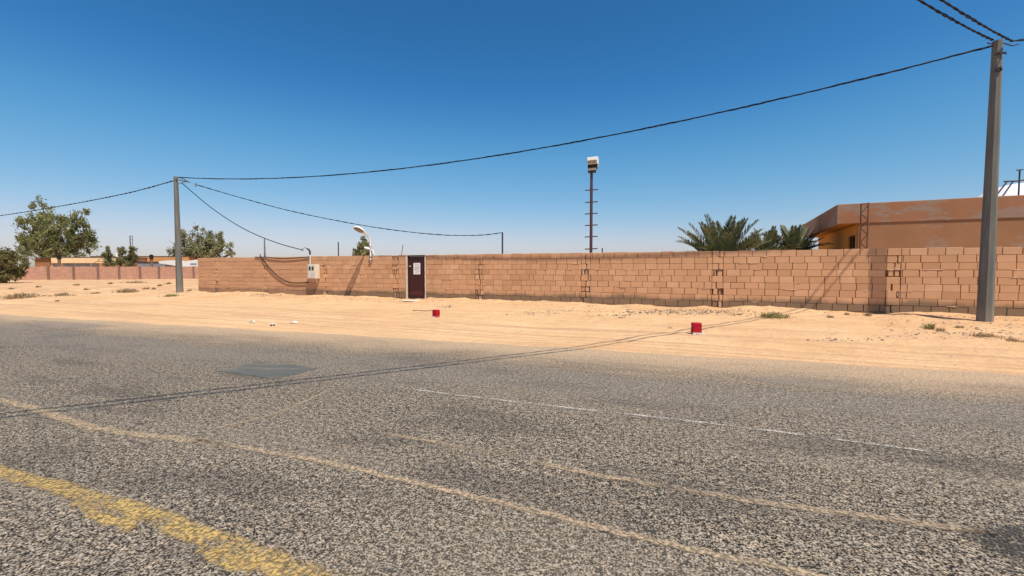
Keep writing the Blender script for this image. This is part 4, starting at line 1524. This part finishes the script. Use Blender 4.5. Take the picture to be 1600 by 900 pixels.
# stones and grit
def stones(name, spots, mat, seed):
    rr = random.Random(seed); mb = MB()
    for (x, y, s) in spots:
        z = gz(x, y)
        vs = []
        fl = rr.uniform(0.4, 0.8)
        import itertools
        ph = rr.uniform(0, 6)
        for zz, rd in ((-0.3, 0.85), (0.15, 1.0), (0.65, 0.62)):
            for k in range(6):
                a = ph + k * math.pi / 3
                q = rd * s * rr.uniform(0.75, 1.2)
                vs.append((x + math.cos(a) * q, y + math.sin(a) * q * 0.8, z + zz * s * fl * 1.2))
        fs = []
        for i in range(2):
            for k in range(6):
                fs.append((i * 6 + k, i * 6 + (k + 1) % 6, (i + 1) * 6 + (k + 1) % 6, (i + 1) * 6 + k))
        fs.append(tuple(12 + k for k in range(6)))
        mb.raw(vs, fs, rr.random())
    o = mb.build(name, mat)
    return tag(o, kind="stuff")


sp_ = []
rr = random.Random(77)
for _ in range(1500):
    q = rr.uniform(-6, wq(1600) + 4); out = abs(rr.gauss(0, 1.1)) + 0.08
    p = wall_q(q, 0, out)
    sp_.append((p.x, p.y, abs(rr.gauss(0, 0.010)) + 0.006 + (0.035 * rr.random() if rr.random() < 0.02 else 0)))
for _ in range(900):
    x = rr.uniform(-22, 16); d = rr.uniform(0.3, 7)
    p = R0 + RA * x + RN * d
    if (p - W0).dot(WN) < 0.1: continue
    sp_.append((p.x, p.y, abs(rr.gauss(0, 0.006)) + 0.004))
for _ in range(260):
    u = rr.uniform(1380, 1600); v = rr.uniform(493, 530)
    p = on_ground(u, v)
    sp_.append((p.x, p.y, abs(rr.gauss(0, 0.018)) + 0.006))
for _ in range(90):
    p = wall_q(rr.uniform(4, wq(1600) + 2), 0, abs(rr.gauss(0, 0.7)) + 0.12)
    sp_.append((p.x, p.y, rr.uniform(0.02, 0.055)))
stones("pebbles", sp_, M["stone"], 1)
sp_ = []
for _ in range(650):
    u = rr.gauss(1070, 48); v = rr.gauss(487.0, 2.6)
    if v < 483: continue
    p = on_ground(u, v)
    if (p - W0).dot(WN) < 0.06: continue
    sp_.append((p.x, p.y, abs(rr.gauss(0, 0.014)) + 0.006))
for _ in range(200):
    u = rr.gauss(870, 40); v = rr.gauss(487, 2)
    p = on_ground(u, v)
    if (p - W0).dot(WN) < 0.06: continue
    sp_.append((p.x, p.y, abs(rr.gauss(0, 0.010)) + 0.005))
for _ in range(140):
    u = rr.gauss(412, 12); v = rr.gauss(461, 1.0)
    p = on_ground(u, v)
    if (p - W0).dot(WN) < 0.06: continue
    sp_.append((p.x, p.y, abs(rr.gauss(0, 0.014)) + 0.006))
for cu, cv, su, n_ in ((960, 493, 22, 60), (1000, 489, 20, 60), (1150, 492, 16, 60), (700, 479, 14, 40), (830, 491, 20, 30), (1330, 531, 30, 40), (1520, 520, 40, 60)):
    for _ in range(n_):
        p = on_ground(rr.gauss(cu, su), rr.gauss(cv, 1.3))
        if (p - W0).dot(WN) < 0.06: continue
        sp_.append((p.x, p.y, abs(rr.gauss(0, 0.016)) + 0.006))
stones("gravel", sp_, M["dark_stone"], 2)

# ------------------------------------------------------------------ red blocks, stick, litter
def red_block(u, v, w, d, h, rot, label, n):
    p = on_ground(u, v)
    t = thing("marker_block", p, label, "marker block", "red painted marker blocks on the sand")
    ax = Vector((math.cos(rot), math.sin(rot), 0)); ay = Vector((-ax.y, ax.x, 0))
    mb = MB()
    rj = random.Random(n + 40)
    rings = []
    for zz in (-0.04, 0.01, 0.06, 0.12, 0.18, h - 0.012, h):
        ring = []
        ins = 0.010 if zz == h else 0.0
        for k in range(16):
            sd, f = divmod(k, 4); f = f / 4 * 2 - 1
            x, y = ((f, -1), (1, f), (-f, 1), (-1, -f))[sd]
            cr = 0.94 if f == -1 else 1.0
            ring.append(p + ax * (x * (w / 2 - ins) * cr + rj.gauss(0, 0.0022)) + ay * (y * (d / 2 - ins) * cr + rj.gauss(0, 0.0022)) + Vector((0, 0, zz + rj.gauss(0, 0.003 if zz > 0.2 else 0))))
        rings.append(ring)
    vs = [q for r in rings for q in r]
    fs = [(i * 16 + k, i * 16 + (k + 1) % 16, (i + 1) * 16 + (k + 1) % 16, (i + 1) * 16 + k) for i in range(len(rings) - 1) for k in range(16)]
    fs.append(tuple((len(rings) - 1) * 16 + k for k in range(16)))
    mb.raw(vs, fs)
    mb.build("painted_block", M["red"], t, p)
    ft = MB()
    rq = random.Random(n)
    for k in range(n):
        x = rq.uniform(-.5, .6) * w; y = -d / 2 - rq.uniform(0.0, 0.05)
        q = p + ax * x + ay * y
        ft.box(Vector((q.x, q.y, gz(q.x, q.y) + 0.012)), rq.uniform(.015, .04), rq.uniform(.012, .03), 0.022, ax, ay, None, 0.5, 0.006)
    ft.build("mortar_footing", M["white_dirty"], t, p)
    return t


red_block(1088, 521.5, 0.205, 0.19, 0.255, -0.12, "nearer red painted block beside the cable shadow on the sand", 7)
red_block(681.5, 496, 0.17, 0.17, 0.235, -0.6, "farther red painted block on the sand in front of the door", 3)
mb = MB()
pts = [on_ground(u, v) + Vector((0, 0, h)) for u, v, h in ((645, 486, .015), (653, 486, .03), (665, 486.5, .02), (676, 486, .03))]
mb.tube(smooth_path(pts, 5), [0.018] * 15 + [0.012], 6) if False else mb.tube(smooth_path(pts, 5), 0.015, 6)
tag(mb.build("dead_branch", M["twig"], None, pts[0]), "thin dead branch lying on the sand by the farther red block", "branch")


def litter(u, v, w, h, mat, label, seed):
    rr = random.Random(seed); p = on_ground(u, v); mb = MB()
    n = 5
    g = [[Vector((p.x + w * (i / n - .5) + rr.uniform(-.012, .012), p.y + w * .5 * (j / 3 - .5), gz(p.x, p.y) + 0.01 + h * rr.random() * (1 if 0 < i < n else .3))) for i in range(n + 1)] for j in range(4)]
    for j in range(3):
        for i in range(n):
            mb.quad([g[j][i], g[j][i + 1], g[j + 1][i + 1], g[j + 1][i]])
    return tag(mb.build("litter_scrap", mat, None, p), label, "litter", "scraps of litter by the road edge")


litter(394, 504.5, 0.15, 0.09, M["white_dirty"], "crumpled grey scrap of litter on the sand, leftmost by the road edge", 1)
litter(426, 508.5, 0.17, 0.07, M["white_dirty"], "crumpled pale bag at the road edge behind two dark scraps", 2)
litter(459, 505, 0.20, 0.05, M["white_metal"], "flat white paper strip on the sand, rightmost litter by the road edge", 3)
for u, v, w_ in ((423.5, 509, "left"), (428.5, 508.5, "right")):
    mb = MB()
    p = on_ground(u, v + 0.8)
    mb.box(p + Vector((0, 0, 0.02)), 0.016, 0.015, 0.022, None, None, None, 0.5, 0.006)
    tag(mb.build("litter_can", M["black"], None, p), "small dark scrap before the crumpled bag, the %s one of two" % w_, "litter", "dark scraps by the crumpled bag")

# ------------------------------------------------------------------ far background at left
fw0 = P(-330, 439, 52); fw1 = P(345, 436, 68)
fa = Vector((fw1.x - fw0.x, fw1.y - fw0.y, 0)); FL = fa.length; fa.normalize(); fi = Vector((-fa.y, fa.x, 0))
fw0.z = 0
fence = thing("far_wall", Vector((fw0.x, fw0.y, -0.3)), "low reddish far wall with dark posts across the sandy lot", "wall")
ZW = P(150, 416.5, 62).z
mb = MB()
n = 60
for i in range(n):
    a = FL * i / n; b = FL * (i + 1) / n
    zt = ZW + random.uniform(-.03, .03)
    mb.box(fw0 + fa * (a + b) / 2 + Vector((0, 0, (zt - 0.8) / 2)), (b - a) / 2 - 0.001, 0.1, (zt + 0.8) / 2, fa, fi)
mb.build("wall_panel", M["old_wall"], fence, fw0)
for u in (-95, -60, -25, 8, 33, 76.5, 116, 154, 187, 219.5, 249, 277, 303):
    d = ray(u, 430); den = d[0] * fa.y - d[1] * fa.x
    t = (fw0.x * fa.y - fw0.y * fa.x) / den
    p = Vector((d[0] * t, d[1] * t, 0))
    mb = MB(); mb.box(p - fi * 0.12 + Vector((0, 0, (ZW + 0.06 - 0.8) / 2)), 0.11, 0.09, (ZW + 0.06 + 0.8) / 2, fa, fi)
    mb.build("wall_post", M["old_post"], fence, p)


def slab(mb, u0, u1, v0, v1, Y, depth, tint=0.5):
    """a box whose front face fills the photo rectangle at depth Y"""
    a = P(u0, v0, Y); b = P(u1, v1, Y)
    mb.box(Vector(((a.x + b.x) / 2, Y + depth / 2, (a.z + b.z) / 2)), abs(b.x - a.x) / 2, depth / 2, abs(a.z - b.z) / 2, None, None, None, tint)


HY = 71
h1 = thing("flat_house", base_at(120, HY), "long cream flat-roofed house with a grey window strip beyond the far wall", "house")
o = base_at(120, HY)
mb = MB(); slab(mb, 79.5, 188, 402.8, 411, HY, 7); mb.build("upper_wall", M["cream"], h1, o)
mb = MB(); slab(mb, 79.5, 188, 411.01, 440, HY + 0.5, 6); mb.build("lower_wall", M["cream"], h1, o)
mb = MB(); slab(mb, 54, 79.4, 403.5, 440, HY + 0.3, 6); mb.build("side_wing", M["brown_wall"], h1, o)
mb = MB(); slab(mb, 53, 190, 401.6, 402.79, HY - 0.02, 7.6); mb.build("roof_edge", M["roof_line"], h1, o)
for a, b in ((82, 92), (98, 116), (118, 140), (143, 154)):
    mb = MB(); slab(mb, a, b, 411.6, 417, HY + 0.42, 0.075); mb.build("window", M["tin_grey"], h1, o)
HY2 = 76
h2 = thing("orange_house", base_at(250, HY2), "bright orange flat-roofed house beyond the far wall near the far pole", "house")
o = base_at(250, HY2)
mb = MB(); slab(mb, 211, 296, 401.5, 440, HY2, 7); mb.build("house_wall", M["orange"], h2, o)
mb = MB(); slab(mb, 140, 297, 400.1, 401.49, HY2 - 0.02, 7.5); mb.build("roof_edge", M["roof_line"], h2, o)
cp = thing("tin_shed", base_at(242, 72.5), "grey corrugated sheet shed in front of the orange house", "shed")
o = base_at(242, 72.5)
mb = MB(); slab(mb, 214, 275, 410, 440, 72.5, 2.2); mb.build("shed_wall", M["tin_grey"], cp, o)
mb = MB(); slab(mb, 211.5, 276, 408.9, 409.95, 72.4, 2.8); mb.build("shed_roof", M["black"], cp, o)
wv = thing("white_canopy", base_at(296, 71), "long white canopy between the far pole and the corner of the block wall", "canopy")
o = base_at(296, 71)
mb = MB()
a = [P(u, v, 71) for u, v in ((248, 408.2), (262, 406.8), (285, 408.6), (308, 405.5), (309, 416.2), (284, 416.6), (248, 411.5))]
mb.prism([p for p in a][::-1], Vector((0, 2.5, 0))); mb.build("canopy_sheet", M["tin_white"], wv, o)
for u in (262, 284, 307):
    mb = MB(); q = P(u, 413, 71.4); mb.tube([Vector((q.x, q.y, -0.3)), q], 0.05, 6); mb.build("canopy_post", M["metal_grey"], wv, q)
mb = MB(); slab(mb, 297, 307, 411.4, 412.8, 70.93, 0.05); mb.build("canopy_stripe", M["tin_grey"], wv, o)


def dark_finial(u, v0, Y, label, seed):
    b = base_at(u, Y); t = thing("dark_post", b, label, "post", "dark topped posts beyond the far wall")
    top = P(u, v0, Y)
    mb = MB(); mb.tube([b, Vector((b.x, b.y, top.z - 0.6))], [0.22, 0.2], 8); mb.build("post_shaft", M["old_post"], t, b)
    mb = MB(); c = Vector((b.x, b.y, top.z - 0.4))
    rr = random.Random(seed)
    mb.tube([c + Vector((0, 0, -.42)), c + Vector((0, 0, -.25)), c + Vector((0.03, 0, 0)), c + Vector((0, 0, .25)), c + Vector((0.02, 0, .4))], [0.10, 0.30, 0.24, 0.30, 0.06], 7)
    mb.build("post_head", M["black"], t, b)


dark_finial(93.5, 397.5, 68.5, "dark post with a knobbed head before the cream house", 1)
dark_finial(237.5, 397.5, 69.0, "dark post with a knobbed head before the grey shed", 2)
tw = thing("lattice_tower", base_at(205, 69.5), "thin dark twin-rail tower rising behind the bushy tree at left", "tower")
o = base_at(205, 69.5)
for u, r in ((203, 0.06), (206.8, 0.035)):
    p = P(u, 368, 69.5)
    mb = MB(); mb.tube([Vector((p.x, p.y, -0.3)), p], r, 6); mb.build("tower_rail", M["metal_dark"], tw, o)
for v in np.arange(369, 415, 5.2):
    mb = MB(); mb.tube([P(203, v, 69.5), P(206.8, v + 0.4, 69.5)], 0.03, 5)
    mb.build("tower_rung", M["metal_dark"], tw, P(203, v, 69.5))
mb = MB()
tank = P(183, 398.5, 74); 
mb.tube([tank + Vector((0, 0, -0.3)), tank + Vector((0, 0, -.28)), tank + Vector((0, 0, .15)), tank + Vector((0, 0, .26))], [0.2, 0.26, 0.26, 0.1], 10)
tag(mb.build("roof_tank", M["tin_white"], None, tank), "small white tank on the flat roof left of the slender tree", "tank")
